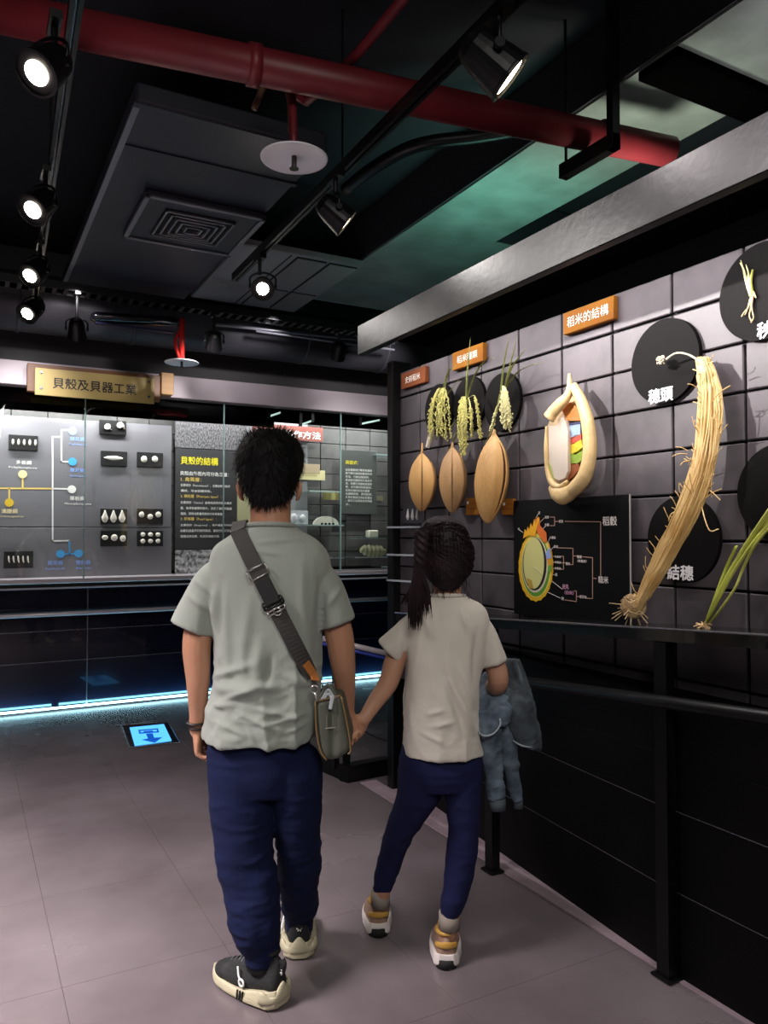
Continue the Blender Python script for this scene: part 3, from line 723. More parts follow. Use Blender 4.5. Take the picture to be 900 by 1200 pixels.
# ------------------------------------------------------------------ giant rice grain models
M_husk = mat('husk_tan', 'cfa263', .5, col2='b98a4c', scale=9, bump=.35, bscale=70, stretch=(1, 1, .35))
M_huskd = mat('husk_seam', '5a3a22', .7)
M_husk2 = mat('husk_dark', 'b98f5c', .55, col2='8f6f48', scale=6, bump=.4, bscale=80, stretch=(1, 1, .35))
def grain(top, bot, left, right, seam, label, stem=0, m=None, lean=0):
    """husk of two ribbed halves; pixel extents on the wall plane"""
    m = m or M_husk; px = (left+right)/2; py = (top+bot)/2; XC = 1.865
    ct = P(px, top, 'x', XC); cb = P(px, bot, 'x', XC); cl = P(left, py, 'x', XC); cr = P(right, py, 'x', XC)
    H = (ct-cb).length/2; c = (ct+cb)/2; rv = Vector((c.x, c.y, 0)); wpx = (right-left)/2/F*rv.length*1.0; rv.normalize(); XA = .043
    Wd = math.sqrt(max(.0004, wpx*wpx-(XA*rv.y)**2))/rv.x
    t = empty('rice_grain_model', (XC, c.y, c.z-H), label, 'model', 'giant rice grain models')
    def half(a0, a1, mm, grow, name, ribs):
        bm = bmesh.new(); rows = []; N = 26; K = 30
        for i in range(N+1):
            u = i/N; z = c.z-H+2*H*u
            r = math.sin(math.pi*min(1, max(0, u*.97+.015)))**.64
            if u > .8: r *= 1-.36*((u-.8)/.2)**1.5
            sk = (u-.5)*lean
            row = []
            for k in range(K+1):
                a = a0+(a1-a0)*k/K; rr = r*(1+grow)*(.96+.10*abs(math.cos(a*ribs+.4))**8)
                row.append(bm.verts.new((XC-math.sin(a)*rr*XA, c.y+sk+math.cos(a)*rr*Wd, z)))
            rows.append(row)
        for i in range(N):
            for k in range(K): bm.faces.new((rows[i][k], rows[i][k+1], rows[i+1][k+1], rows[i+1][k]))
        bmesh.ops.remove_doubles(bm, verts=bm.verts, dist=1e-6)
        me = evalmesh(bm, [('SOLIDIFY', dict(thickness=.006, offset=-1)), ('BEVEL', dict(width=.0015, segments=1))])
        o = link(name, me, mm, t, smooth=True); return o
    # a=0 points to +Y (left in view), pi to -Y (right)
    s = 2.6+math.asin(2*(seam-left)/(right-left)-1)
    half(-.3, s-.05, m, -.03, 'husk_half', 2.5); half(s+.07, 5.0, m, .03, 'husk_half', 3)
    half(-.3, 2*math.pi-.3, M_huskd, -.13, 'kernel', 0)
    bm = bmesh.new(); tp = Vector((XC-.0, c.y+.5*lean, c.z+H))
    tube(bm, [tp-Vector((0, 0, .03)), tp+Vector((0, -.002, .006)), tp+Vector((0, -.004, .012+stem))], [.012, .006, .0035], n=8); fin(bm, 'tip', m, t, smooth=True)
    bm = bmesh.new(); tube(bm, [(XC+.02, c.y, c.z), (1.932, c.y, c.z)], .01, n=8); fin(bm, 'wall_pin', M_blackm, t)
grain(531, 599, 477.5, 511, 487, 'smallest and farthest giant rice grain model, with thin stem', .035)
grain(524, 601, 513.5, 546.5, 523, 'middle giant rice grain model, darker brown husk', .01, M_husk2)
grain(509, 613, 554.5, 595.5, 582, 'largest giant rice grain model, with hooked tip', .005, M_husk, -.045)

# cutaway grain
t = empty('cutaway_grain_model', P(667, 580, 'x', 1.9), 'open giant rice grain model with white core and coloured layers', 'model')
def wp(x, y, dx=0): return P(x, y, 'x', 1.93-dx)
M_hp = mat('husk_pale', 'd8b982', .5, var=.15, scale=10, bump=.3, bscale=60)
bm = bmesh.new()
path = [(672, 452, .06), (681, 470, .07), (688, 492, .075), (691, 515, .075), (690, 540, .075), (684, 560, .075), (673, 573, .07), (664, 577, .06)]
tube(bm, [wp(*p) for p in path], [(.012, .016), (.016, .022), (.018, .026), (.019, .028), (.019, .029), (.020, .03), (.018, .028), (.012, .02)], n=12, seg=30, ref=(1, 0, 0)); fin(bm, 'right_husk', M_hp, t, smooth=True)
bm = bmesh.new()
path = [(667, 438, .06), (667.5, 452, .06), (665, 464, .065), (656, 474, .07), (648, 483, .07), (643, 490, .075)]
tube(bm, [wp(*p) for p in path], [(.005, .006), (.009, .012), (.014, .018), (.017, .024), (.018, .027), (.018, .029)], n=12, seg=26, ref=(1, 0, 0)); fin(bm, 'left_husk', M_hp, t, smooth=True)
bm = bmesh.new()
path = [(641, 500, .05), (640, 525, .06), (641.5, 550, .06), (647, 566, .06), (656, 571, .06), (665, 564, .06)]
tube(bm, [wp(*p) for p in path], [.006, .008, .009, .012, .012, .006], n=10, seg=26); fin(bm, 'inner_rim', M_hp, t, smooth=True)
bm = bmesh.new()
path = [(646, 571, .05), (652, 578, .06), (661, 581, .06), (672, 574, .065), (681, 560, .07), (682, 551, .07)]
tube(bm, [wp(*p) for p in path], [(.010, .015), (.016, .028), (.018, .032), (.018, .026), (.012, .02), (.003, .004)], n=12, seg=24); fin(bm, 'bottom_husk', M_hp, t, smooth=True)
planepoly([(641, 500), (652, 476), (668, 462), (684, 478), (689, 510), (687, 548), (672, 570), (652, 570), (643, 550)], 'x', 1.905, .025, 'backing', mat('core_back', 'b9a27c', .6), t)
core = [(642.5, 499), (652, 499), (659, 488), (663, 495), (665.5, 505), (665.5, 552), (662, 560), (655, 563), (648, 559), (643.5, 548)]
planepoly(core, 'x', 1.872, .045, 'white_core', mat('core_white', 'd2c5b5', .5), t)
planepoly([(642.7, 541), (646, 547), (649, 562), (647, 559), (643.5, 549)], 'x', 1.870, .003, 'germ_print', mat('germ', 'a8b468', .6), t)
for nm, pts, c_ in (('layer', [(658, 479), (668, 471), (676, 477), (680, 493), (665, 493), (661, 486)], 'c9803a'), ('layer', [(666, 499), (680, 497), (680, 509), (674, 512), (667, 517)], '9fb8d8'), ('layer', [(667, 514), (674, 510), (681, 508), (681, 516), (672, 519), (667, 523)], 'c8503a'),
        ('layer', [(667, 522), (672, 520), (681, 515), (683, 524), (676, 529), (668, 533)], 'e0c630'), ('layer', [(667, 531), (674, 533), (684, 527), (681, 540), (674, 544), (667, 543)], '8fae3c'), ('layer', [(667, 543), (676, 543), (680, 548), (672, 558), (665, 563)], '9c5630'), ('layer', [(665, 496), (680, 494), (680, 498), (667, 501), (666, 520), (665, 520)], '303458')):
    planepoly(pts, 'x', 1.885 - .004*(hash(c_) % 1), .02, nm, mat('layer_'+c_, c_, .5, bump=.3, bscale=60), t)

# ------------------------------------------------------------------ bunches of rice ears
M_ear = mat('ear_straw', 'c3bd6e', .6, var=.2, scale=20)
M_ear2 = mat('ear_pale', 'ded9a0', .6, var=.15, scale=20)
M_leafs = mat('leaf_dry', '9aa05a', .6, var=.2, scale=15)
def grains_along(bm, path, rr, sp=.006, size=.0045, jit=.006):
    L = 0; prev = None
    pts = catmull(path, 60)
    for a, b in zip(pts, pts[1:]):
        L += np.linalg.norm(b-a)
        while L > sp:
            L -= sp; p = b+np.array([rr.uniform(-jit, jit), rr.uniform(-jit, jit), rr.uniform(-.003, .003)])
            q = p+np.array([rr.uniform(-.004, .004), rr.uniform(-.004, .004), -.011])
            m_ = (p+q)/2; v0 = [bm.verts.new(p), bm.verts.new(q)]
            s = [bm.verts.new(m_+np.array([size*math.cos(k*2.1), size*math.sin(k*2.1), 0])) for k in range(3)]
            for k in range(3):
                bm.faces.new((v0[0], s[k], s[(k+1) % 3])); bm.faces.new((v0[1], s[(k+1) % 3], s[k]))
def bunch(px, py, label, strands, leaves, m, wood=False, seed=1):
    r = random.Random(seed); t = empty('rice_ear_bunch', P(px, py, 'x', 1.92), label, 'dried plant', 'hanging bunches of rice ears')
    bm = bmesh.new()
    for st in strands:
        path = [np.array(wp(x+r.uniform(-.6, .6), y, dx)) for x, y, dx in st]
        tube(bm, path, .0016, n=4, seg=14)
        for e in range(1): grains_along(bm, path[1:], r)
    fin(bm, 'ears', m, t, kind='stuff')
    bm = bmesh.new()
    for lf in leaves:
        path = [np.array(wp(x, y, dx)) for x, y, dx in lf]; n = len(path)
        tube(bm, path, [(.0045, .001)]*(n-1)+[(.0006, .0006)], n=6, seg=16)
    fin(bm, 'leaves', M_leafs, t, kind='stuff'); return t
r = random.Random(7)
S1 = [[(520+r.uniform(-3, 3), 462, .03), (518+dx*.4, 455, .06), (516+dx, 470, .07), (515+dx*1.3, 490, .06), (516+dx*1.4, 500+r.uniform(0, 16), .05)] for dx in [r.uniform(-10, 13) for _ in range(15)]]
t1 = bunch(516, 520, 'first bunch of olive rice ears, thin and curling, with a papery tied end', S1,
      [[(515, 500, .04), (521, 450, .05), (528, 427, .06)], [(516, 490, .04), (524, 440, .05), (535, 428, .06)], [(512, 508, .04), (520, 470, .05), (538, 445, .05)], [(510, 515, .04), (530, 498, .05), (552, 470, .05)]], M_ear, seed=2)
bm = bmesh.new(); tube(bm, [wp(508, 500, .04), wp(505, 512, .04), wp(501, 524, .04)], [.006, .014, .010], n=8, seg=8); fin(bm, 'papery_end', mat('papery', 'd8d0c0', .7, bump=.5, bscale=50), t1)
S2 = [[(546+r.uniform(-3, 3), 468, .03), (543+dx*.4, 466, .06), (542+dx*.7, 490, .07), (542+dx*.6, 510, .06), (543+dx*.5, 520+r.uniform(0, 14), .05)] for dx in [r.uniform(-7, 7) for _ in range(20)]]
S2 += [[(549, 466, .04), (556, 464, .06), (560, 480, .07), (562, 500, .06), (563, 512, .05)], [(549, 466, .04), (551, 475, .06), (553, 495, .06), (553, 510, .05)]]*3
bunch(548, 530, 'second bunch of rice ears, with a tall upright leaf', S2,
      [[(546, 468, .04), (548, 430, .06), (551.5, 395, .06)], [(547, 468, .04), (556, 440, .06), (570, 421, .06), (580, 420, .07)], [(538, 500, .04), (530, 520, .05), (524, 530, .05)]], M_ear, seed=3)
S3 = [[(587, 452, .04), (591+dx*.2, 455, .07), (592+dx*.6, 475, .08), (594+dx*.7, 490, .07), (594+dx*.5, 495+r.uniform(0, 10), .06)] for dx in [r.uniform(-8, 8) for _ in range(16)]]
S3 += [[(586, 470, .05), (581, 480, .06), (578, 495, .06), (576+r.uniform(-2, 2), 508, .05)] for _ in range(4)]
bunch(588, 520, 'third and palest bunch of rice ears, with two long straight leaves', S3,
      [[(586, 470, .05), (590, 430, .07), (597, 392, .08)], [(588, 470, .05), (596, 435, .07), (606, 395, .08)], [(589, 460, .05), (608, 435, .08), (636, 424, .1)], [(590, 458, .05), (600, 430, .07), (617, 408, .06)], [(586, 462, .05), (580, 490, .06), (569, 520, .06)]], M_ear2, seed=4)

# ------------------------------------------------------------------ straw bundle
M_straw = mat('straw', 'e3c487', .55, col2='c79f5c', scale=14)
M_root = mat('root', 'cdb184', .7, var=.2, scale=30)
t = empty('straw_bundle', P(742, 733, 'x', 1.84), 'tall leaning bundle of golden straw with a tangled root ball on the shelf', 'dried plant')
spine = [(823, 420, .05, 7), (831, 450, .06, 12), (832, 490, .07, 13.5), (826, 535, .08, 13.5), (815, 575, .085, 14), (800, 612, .09, 13), (782, 645, .09, 12), (764, 680, .09, 9.5), (750, 705, .085, 6), (743, 720, .08, 4)]
bm = bmesh.new(); r = random.Random(11)
for k in range(230):
    o1 = r.uniform(-1, 1); dz = r.uniform(-.02, .02); i0 = r.choice([0, 0, 1, 1, 2, 3]); wob = r.uniform(-.25, .25)
    pts = []
    for j, (x, y, dx, w) in enumerate(spine[i0:]):
        pts.append(wp(x+w*(o1+wob*math.sin(j*1.3+k)), y+r.uniform(-2, 2), dx+dz*(1-abs(o1))+r.uniform(-.003, .003)))
    tube(bm, pts, [.0026]*(len(pts)-1)+[.002], n=5, seg=16, caps=False)
fin(bm, 'stalks', M_straw, t, kind='stuff')
bm = bmesh.new()
for (a, b) in (((805, 532), (788, 535)), ((806, 528), (792, 524)), ((808, 540), (797, 545)), ((815, 585), (808, 555)), ((812, 580), (801, 565)), ((835, 545), (834, 583)), ((826, 585), (846, 573)), ((832, 575), (844, 586)), ((790, 600), (784, 609)), ((838, 500), (846, 465)), ((835, 470), (856, 452)), ((824, 440), (812, 433)), ((818, 455), (806, 450)), ((840, 520), (853, 497)), ((829, 430), (836, 424))):
    a = wp(*a, .09); b = wp(*b, .08+r.uniform(0, .06)); tube(bm, [a, (Vector(a)+Vector(b))/2+Vector((-.004, 0, .004)), b], .0016, n=4, seg=6)
tube(bm, [wp(822, 592, .08), wp(826, 608, .12), wp(832, 622, .13), (wp(842, 620, .11))], .002, n=4, seg=12)
for k in range(70):
    j = r.uniform(0, len(spine)-2.01); a_, b_ = spine[int(j)], spine[int(j)+1]; f_ = j-int(j); sd = r.choice([-1, 1])
    x_ = a_[0]*(1-f_)+b_[0]*f_+sd*a_[3]*.9; y_ = a_[1]*(1-f_)+b_[1]*f_; l_ = r.uniform(4, 11)
    tube(bm, [wp(x_, y_, .08), wp(x_+sd*l_*.4, y_-l_*r.uniform(.2, 1), .09), wp(x_+sd*l_*r.uniform(.4, 1), y_-l_*r.uniform(.8, 1.8), .09)], .0012, n=4, seg=5)
fin(bm, 'stray_stalks', M_straw, t, kind='stuff')
bm = bmesh.new()
tube(bm, [wp(829, 430, .06), wp(818, 422, .07), wp(805, 415, .07), wp(792, 414, .06), wp(781, 421, .05)], [.004, .0035, .003, .003, .004], n=6, seg=20)
for k in range(60):
    c = wp(774+r.uniform(-4.5, 4.5), 422+r.uniform(-5, 5), .05+r.uniform(-.01, .01)); ball(bm, c, .0035, 5, 4)
fin(bm, 'curled_head', mat('head_pale', 'd9cbb0', .6), t, smooth=True)
bm = bmesh.new(); cR = wp(742, 710, .085)
for k in range(190):
    u = Vector((r.gauss(0, 1), r.gauss(0, 1), r.gauss(0, 1))).normalized(); v = u.cross(Vector((r.gauss(0, 1), r.gauss(0, 1), r.gauss(0, 1)))).normalized()
    R = .028+.012*r.random(); ph = r.uniform(0, 6)
    pts = [cR+(u*math.cos(ph+s*.6)+v*math.sin(ph+s*.6))*R*Vector((1, 1, 1.2)).length/1.85 for s in range(4)]
    tube(bm, pts, .0013, n=3, caps=False)
for k in range(16):
    u = Vector((r.uniform(-1, .3), r.gauss(0, 1), r.uniform(-1.2, .2))).normalized(); tube(bm, [cR+u*.02, cR+u*.04+Vector((0, 0, -.005)), cR+u*r.uniform(.05, .075)+Vector((0, 0, -.01))], .0012, n=4)
fin(bm, 'root_ball', M_root, t, kind='stuff')

# ------------------------------------------------------------------ green stalks and seedling
M_green = mat('stalk_green', 'a9bb3c', .45, col2='d2cf70', scale=5, stretch=(1, 1, .5))
t = empty('green_stalks', P(828, 737, 'x', 1.84), 'leaning yellow green rice stalks standing on the shelf at the right edge', 'plant')
for (pts, rad) in (([(827, 730), (840, 700), (857, 668), (875, 640), (905, 596), (940, 545)], [.006, .008, .010, .013, .014, .010]), ([(829, 728), (846, 695), (865, 662), (888, 630), (915, 600), (945, 570)], [.005, .006, .007, .009, .009, .006]),
        ([(830, 732), (846, 712), (862, 688), (870, 668), (884, 640), (905, 615)], [.005, .006, .005, .006, .006, .004]), ([(828, 726), (838, 700), (852, 664), (863, 640)], [.004, .006, .007, .005]), ([(831, 724), (848, 686), (874, 648), (900, 612), (930, 560)], [.004, .005, .006, .006, .004])):
    bm = bmesh.new(); tube(bm, [wp(x, y, .07+.012*math.sin(x*.3)) for x, y in pts], [(a, a*.45) for a in rad], n=10, seg=22); fin(bm, 'stalk', M_green, t, smooth=True)
bm = bmesh.new(); c = wp(824, 733, .075)
for k in range(60):
    u = Vector((r.gauss(0, 1), r.gauss(0, 1), r.uniform(-.8, .9))).normalized(); tube(bm, [c, c+u*.012, c+u*r.uniform(.016, .026)+Vector((0, 0, -.003))], .0016, n=4)
fin(bm, 'roots', M_root, t, kind='stuff')
t = empty('rice_seedling', P(880, 376, 'x', 1.9), 'small pale rice seedling with roots pinned on the top right round panel', 'plant')
for pts in ([(880, 347), (876, 335), (872, 320), (868, 305)], [(881, 347), (878, 332), (877, 320), (874, 310)], [(880, 348), (875, 330), (871, 315), (867, 308)], [(882, 345), (880, 330), (882, 316)]):
    bm = bmesh.new(); tube(bm, [wp(x, y, .025) for x, y in pts], [(.006, .003), (.006, .003), (.004, .002), (.001, .001)], n=6, seg=12); fin(bm, 'blade', M_ear2 if pts[0][0] < 882 else M_green, t, smooth=True)
bm = bmesh.new()
for pts in ([(881, 346), (878, 358), (872, 366), (869, 371)], [(881, 346), (880, 360), (878, 370), (881, 377)], [(882, 345), (881, 360), (883, 372), (880, 378)], [(882, 342), (886, 349)], [(880, 350), (876, 362), (873, 369)]):
    tube(bm, [wp(x, y, .025) for x, y in pts], [.004]+[.0018]*(len(pts)-1), n=5, seg=10)
fin(bm, 'roots', M_root, t, kind='stuff')

# ------------------------------------------------------------------ diagram board
q0, q1 = P(602, 586, 'x', 1.912), P(738, 732, 'x', 1.912)
t = empty('diagram_board', (1.92, (q0.y+q1.y)/2, q1.z), 'black diagram board of a rice grain cross section, standing on the shelf', 'board')
XB = 1.905; zt = P(670, 583, 'x', XB).z; zb = .955
ya, yb = P(602, 650, 'x', XB).y, P(738, 650, 'x', XB).y
fin(bx(XB, 1.915, yb, ya, zb+.0, zt, bev=.001), 'board', mat('board_black', '09090a', .6, spec=.15), t)
fin(bx(XB-.001, XB+.004, yb-.003, yb, zb+.02, zt), 'edge_strip', mat('edge_bright', 'b0aaa8', .3), t)
def ell(cx, cy, rx, ry, n=40, a0=0, a1=2*math.pi, jag=0):
    out = []
    for k in range(n):
        a = a0+(a1-a0)*k/(n-1 if a1-a0 < 6.2 else n); j = 1+(jag if k % 2 else 0)
        out.append((cx+rx*j*math.cos(a), cy-ry*j*math.sin(a)))
    return out
XP = XB-.0006
def dia(pts, col, lay): planepoly(pts, 'x', XB-.0005*lay, .0004, 'print', mat('dia_'+col, col, .5), t)
dia(ell(628, 664, 20, 40, 44, jag=.03), 'e8b820', 1); dia(ell(628.3, 663, 18, 37.5), 'f0d860', 2)
dia(ell(628, 664, 16.5, 35, 40), '5d9a30', 3); dia(ell(627, 662, 15, 32.5), 'e8dcc0', 4)
dia(ell(626.5, 661, 14, 31), '20201c', 5); dia(ell(625.5, 660, 12, 30), 'd8d68a', 6)
dia([(627, 608), (632, 606), (633, 616), (640, 624), (641, 634), (637, 636), (632, 628), (627, 618)], 'e0702c', 7)
dia([(613, 631), (615, 620), (617, 623), (618.5, 617), (620, 621), (622, 613), (624, 618), (626, 608), (628, 615), (630, 605), (632, 609), (629, 618), (627, 629), (620, 627)], 'f0b020', 8)
dia([(639, 649), (644, 641), (646, 654), (641, 655)], '90a8e0', 8); dia([(641, 655), (646, 653), (647, 662), (642, 663)], 'd8a030', 7); dia([(642, 663), (647, 662), (646, 669), (642, 670)], '70a840', 7)
dia([(617, 677), (623, 680), (625, 689), (620, 690)], 'c0a040', 7)
M_dl = mat('dia_line', 'c9a08c', .5); M_dw = mat('dia_white', 'e0d8d4', .5)
ln = [((662, 611), (704, 611.5)), ((704, 611.5), (704, 675)), ((645, 606), (650, 606)), ((650, 606), (650, 616)), ((645, 616), (650, 616)), ((650, 611), (655, 611)), ((654, 642), (671.5, 642.5)), ((671.5, 642.5), (671.5, 661.5)), ((668, 661.5), (671.5, 661.5)), ((671.5, 651.5), (676, 651.5)),
      ((657, 652), (660.5, 652)), ((660.5, 652), (660.5, 667)), ((657, 667), (660.5, 667)), ((657, 659.5), (663, 659.5)), ((683, 652.5), (694.5, 653.5)), ((694.5, 653.5), (694.5, 701.5)), ((687, 701), (694.5, 701.5)), ((694.5, 677.5), (699, 678)), ((673, 692.5), (675.5, 692.5)), ((675.5, 692.5), (675.5, 705)), ((662, 703), (675.5, 705)), ((675.5, 699), (679, 699))]
strips(ln, 'x', XB, .0022, 'diagram_line', M_dl, t)
strips([((647, 681), (659, 690.5)), ((641, 693.5), (657, 701)), ((625.5, 664.5), (636, 673)), ((633, 612), (638, 607)), ((636, 620), (640, 616)), ((641, 640), (644, 631)), ((645, 645), (649, 641)), ((648, 652), (651, 652)), ((648, 659), (651, 659)), ((648, 666), (651, 666)), ((647, 673.5), (650, 673.5)), ((628, 607), (631, 602)), ((609, 621), (613, 624))], 'x', XB-.004, .0014, 'pointer', M_dw, t)
for body, cx, cy, w, h in (('稻穀', 714.5, 610.5, 17, 11), ('糙米', 707, 679.5, 12, 8.5), ('果皮', 641, 606, 5, 3.4), ('外穎', 641, 615, 5, 3.4), ('稃殼', 657.5, 611, 5, 3.6), ('小穗軸', 647.5, 630, 7, 3.4), ('果皮', 651.5, 640.5, 5, 3.4), ('外果皮', 653.8, 652.5, 7, 3), ('中果皮', 653.8, 659, 7, 3), ('內果皮', 653.8, 666, 7, 3), ('種皮', 665.5, 660.5, 5, 3.4), ('糠層', 679, 652.5, 5.4, 3.6), ('（果種皮）', 682, 657.5, 11, 3.4), ('胚', 652, 673.5, 2.6, 3.4), ('胚', 659.5, 701.5, 3, 3.6), ('胚芽米', 683.5, 699.5, 8, 3.6), ('芒', 632, 601, 2.4, 3), ('毛', 608, 620, 2.4, 3)):
    label_px(body, cx, cy, w, h, 'x', XB-.001, M_dw, t, .02)
label_px('胚乳', 663, 687.5, 7.5, 5.6, 'x', XB-.001, mat('dia_pink', 'd8a0c0', .5), t, .02)
label_px('（白米）', 667, 694.5, 11, 5, 'x', XB-.001, MATS['dia_pink'], t, .02)

# ------------------------------------------------------------------ big sign of the showcase
M_brass = mat('sign_brass', 'b9a260', .42, metal=.1, var=.06, scale=2)
q = [P(41, 432, 'y', 5.74), P(181, 442, 'y', 5.74), P(181, 471, 'y', 5.74), P(41, 465, 'y', 5.74)]
xL, xR = q[0].x, q[1].x; zT = (q[0].z+q[1].z)/2; zB = (q[2].z+q[3].z)/2
t = empty('exhibit_sign', ((xL+xR)/2, 5.8, zB), 'long brass title sign on brown wooden board over the showcase', 'sign')
a, b = P(31.5, 430, 'y', 5.82), P(187, 430, 'y', 5.82)
fin(bx(a.x, b.x, 5.79, 5.84, zB+.03, zT+.035, bev=.003), 'back_board', mat('board_brown', '7c4f28', .45, var=.15, scale=4), t)
fin(bx(a.x+.3, b.x-.3, 5.84, 5.87, zB+.06, zT), 'mount', M_blackm, t)
fin(bx(xL, xR, 5.74, 5.75, zB, zT, bev=.002), 'brass_plate', M_brass, t)
c = [(xL+xR)/2-.0, 5.7385, (zT+zB)/2]
write('貝殼及貝器工業', (P(112, 452, 'y', 5.74).x, 5.7385, (zT+zB)/2-.002), (xR-xL)*.70, (zT-zB)*.42, mat('ink_black', '17140e', .5), 'f', t, weight=.018)
for x in (xL+.04, xR-.04):
    for z in (zB+.05, zT-.03):
        bm = bmesh.new(); cyl(bm, (x, 5.765, z), .009, .07, 'y', 14); fin(bm, 'standoff_bolt', M_seam, t)
p = P(194, 450, 'y', 5.8)
fin(bx(b.x+.004, P(202.5, 450, 'y', 5.8).x, 5.77, 5.866, P(194, 463, 'y', 5.8).z, P(194, 437.5, 'y', 5.8).z, bev=.004), 'wood_block', mat('wood_pale', 'c79a62', .5, var=.1, scale=5, stretch=(1, 1, 6)), None, 'pale square wooden block at the right end of the brass title sign', 'block')

# ------------------------------------------------------------------ panels in the showcase
YP = 6.20
M_pan = mat('panel_grey', '77757a', .5, var=.05, scale=2); M_pan2 = mat('panel_charcoal', '3f3e40', .5)
yx = lambda x, y: P(x, y, 'y', YP)
def board(x0_, x1_, y0_, y1_, m, name, parent, th=.02, yy=YP):
    a = P(x0_, (y0_+y1_)/2, 'y', yy); b = P(x1_, (y0_+y1_)/2, 'y', yy); zt = P((x0_+x1_)/2, y0_, 'y', yy).z; zb = P((x0_+x1_)/2, y1_, 'y', yy).z
    return fin(bx(a.x, b.x, yy, yy+th, zb, zt, bev=.0015), name, m, parent)
t = empty('shell_family_board', yx(100, 676), 'wide grey board with the branching family tree of shells', 'board')
board(-260, 201, 484, 617, M_pan, 'upper_panel', t); board(-260, 201, 618, 679, M_pan, 'lower_panel', t)

YL = YP-.001
M_lw = mat('line_white', 'f4f2ee', .5); M_ly = mat('line_yellow', 'f0d070', .5); M_lb = mat('line_blue', '4aa8e8', .5); M_pb = mat('line_paleblue', '8fb0f0', .5); M_yy = mat('line_gold', 'e8c030', .5)
W_ = .011
strips([((61.7, 512), (61.7, 634)), ((61.7, 512), (72, 512)), ((72, 504), (72, 541)), ((72, 504), (80, 504)), ((72, 541), (80, 541)), ((61.7, 572.6), (80, 573)), ((61.7, 634), (81.5, 633.5))], 'y', YL, W_, 'tree_line', M_lw, t)
strips([((-60, 572), (61.7, 572.6)), ((26.6, 556), (26.6, 572)), ((10.8, 572), (10.8, 589))], 'y', YL, W_, 'tree_line', M_ly, t)
strips([((81.5, 634), (81.5, 649)), ((71, 649.5), (92, 648.7))], 'y', YL, W_, 'tree_line', M_lb, t)
for x, y, m in ((85, 505, M_pb), (85, 541, M_lb), (84.2, 573.4, M_lw), (26.6, 555.7, mat('dot_cream', 'f2e2a8', .5)), (10.8, 589, M_yy), (70.8, 649, M_lb), (92, 648.5, M_lb)):
    c = P(x, y, 'y', YL-.002); bm = bmesh.new(); disc(bm, c, .030, 'y'); fin(bm, 'tree_dot', m, t)
for body, cx, cy, w, h, m in (('多板綱', 28, 542, 18, 4.8, M_lw), ('Polyplacophora', 27, 548.2, 33, 3.2, M_lw), ('溝腹綱', 11, 599, 19, 5.4, mat('cream_print', 'f4e2b0', .5)), ('Solenogastres', 14, 605.3, 27, 3.2, MATS['cream_print']), ('單板綱', 90.6, 584, 17.5, 5, M_lw), ('Monoplacophora', 91.5, 590.6, 31, 3, M_lw), ('頭足綱', 90.5, 514.5, 17, 4.8, M_pb), ('Cephalopoda', 91.5, 521, 22, 3, M_pb), ('腹足綱', 90.5, 551, 17, 4.8, M_pb), ('Gastropoda', 91.5, 558, 20, 3, M_pb), ('掘足綱', 64.6, 659.4, 17.5, 5.4, M_pb), ('Scaphopoda', 64.6, 666.5, 23, 3, M_pb), ('雙殼綱', 97.4, 659, 17, 5.4, M_pb), ('Bivalvia', 98, 665.5, 17.5, 2.8, M_pb)):
    label_px(body, cx, cy, w, h, 'y', YL-.0006, m, t, .02)
# specimen plates
M_plate = mat('plate_black', '0c0c0c', .5); M_shell = mat('shell_white', 'efe8da', .5, var=.06, scale=20)
def specimen(x0_, x1_, y0_, y1_, shells, label):
    yy = YP-.02; a = P(x0_, y0_, 'y', yy); b = P(x1_, y1_, 'y', yy)
    t = empty('specimen_plate', ((a.x+b.x)/2, yy, b.z), label, 'specimen plate', 'black specimen plates in the showcase')
    fin(bx(a.x, b.x, yy, YP, b.z, a.z, bev=.001), 'plate', M_plate, t)
    for kind, cx, cy, w, h in shells:
        c = P(cx, cy, 'y', yy-.006); k = pxw(cx-.5, cx+.5, cy, 'y', yy); W2, H2 = w*k/2, h*k/2
        bm = bmesh.new()
        if kind == 'o': ball(bm, c, (W2, .010, H2), 14, 10)
        elif kind == 'd':
            tube(bm, [c+Vector((0, 0, H2)), c+Vector((0, 0, H2*.3)), c-Vector((0, 0, H2*.4)), c-Vector((0, 0, H2))], [(W2*.15, .004), (W2*.6, .008), (W2, .01), (W2*.4, .004)], n=12, seg=14, ref=(1, 0, 0))
        elif kind == 'h': tube(bm, [c-Vector((W2, 0, 0)), c-Vector((W2*.3, 0, 0)), c+Vector((W2*.5, 0, 0)), c+Vector((W2, 0, 0))], [(.003, .003), (H2, .009), (H2*.9, .009), (.004, .004)], n=10, seg=14, ref=(0, 0, 1))
        elif kind == 'c': tube(bm, [c+Vector((0, 0, H2)), c+Vector((W2*.1, 0, H2*.3)), c+Vector((W2*.4, 0, -H2*.4)), c+Vector((W2*1.2, 0, -H2))], [.004, .006, .005, .002], n=8, seg=14)
        elif kind == 's':
            sp = [c+Vector((W2*(1-.8*s/14)*math.cos(s*.62), -.002, W2*(1-.8*s/14)*math.sin(s*.62))) for s in range(15)]
            tube(bm, [c+Vector((W2*1.5*(1 if w > 0 else -1), 0, -H2))]+sp, [.006]+[W2*.45]*3+[W2*.4]*12, n=8); ball(bm, c, (abs(W2)*.7, .01, abs(W2)*.7), 12, 8)
        fin(bm, 'shell', M_shell, t, smooth=True)
D = 'black plate with '
specimen(10.3, 44.3, 509, 528, [('o', 15.2+6.6*k, 518+.2*k, 3, 8) for k in range(5)], D+'a row of five short white shells, upper left')
specimen(4.7, 38.8, 646, 665.5, [('c', 10+5.6*k, 655.5, 2.2, 8.6) for k in range(5)], D+'five thin curved tusk shells, lower left')
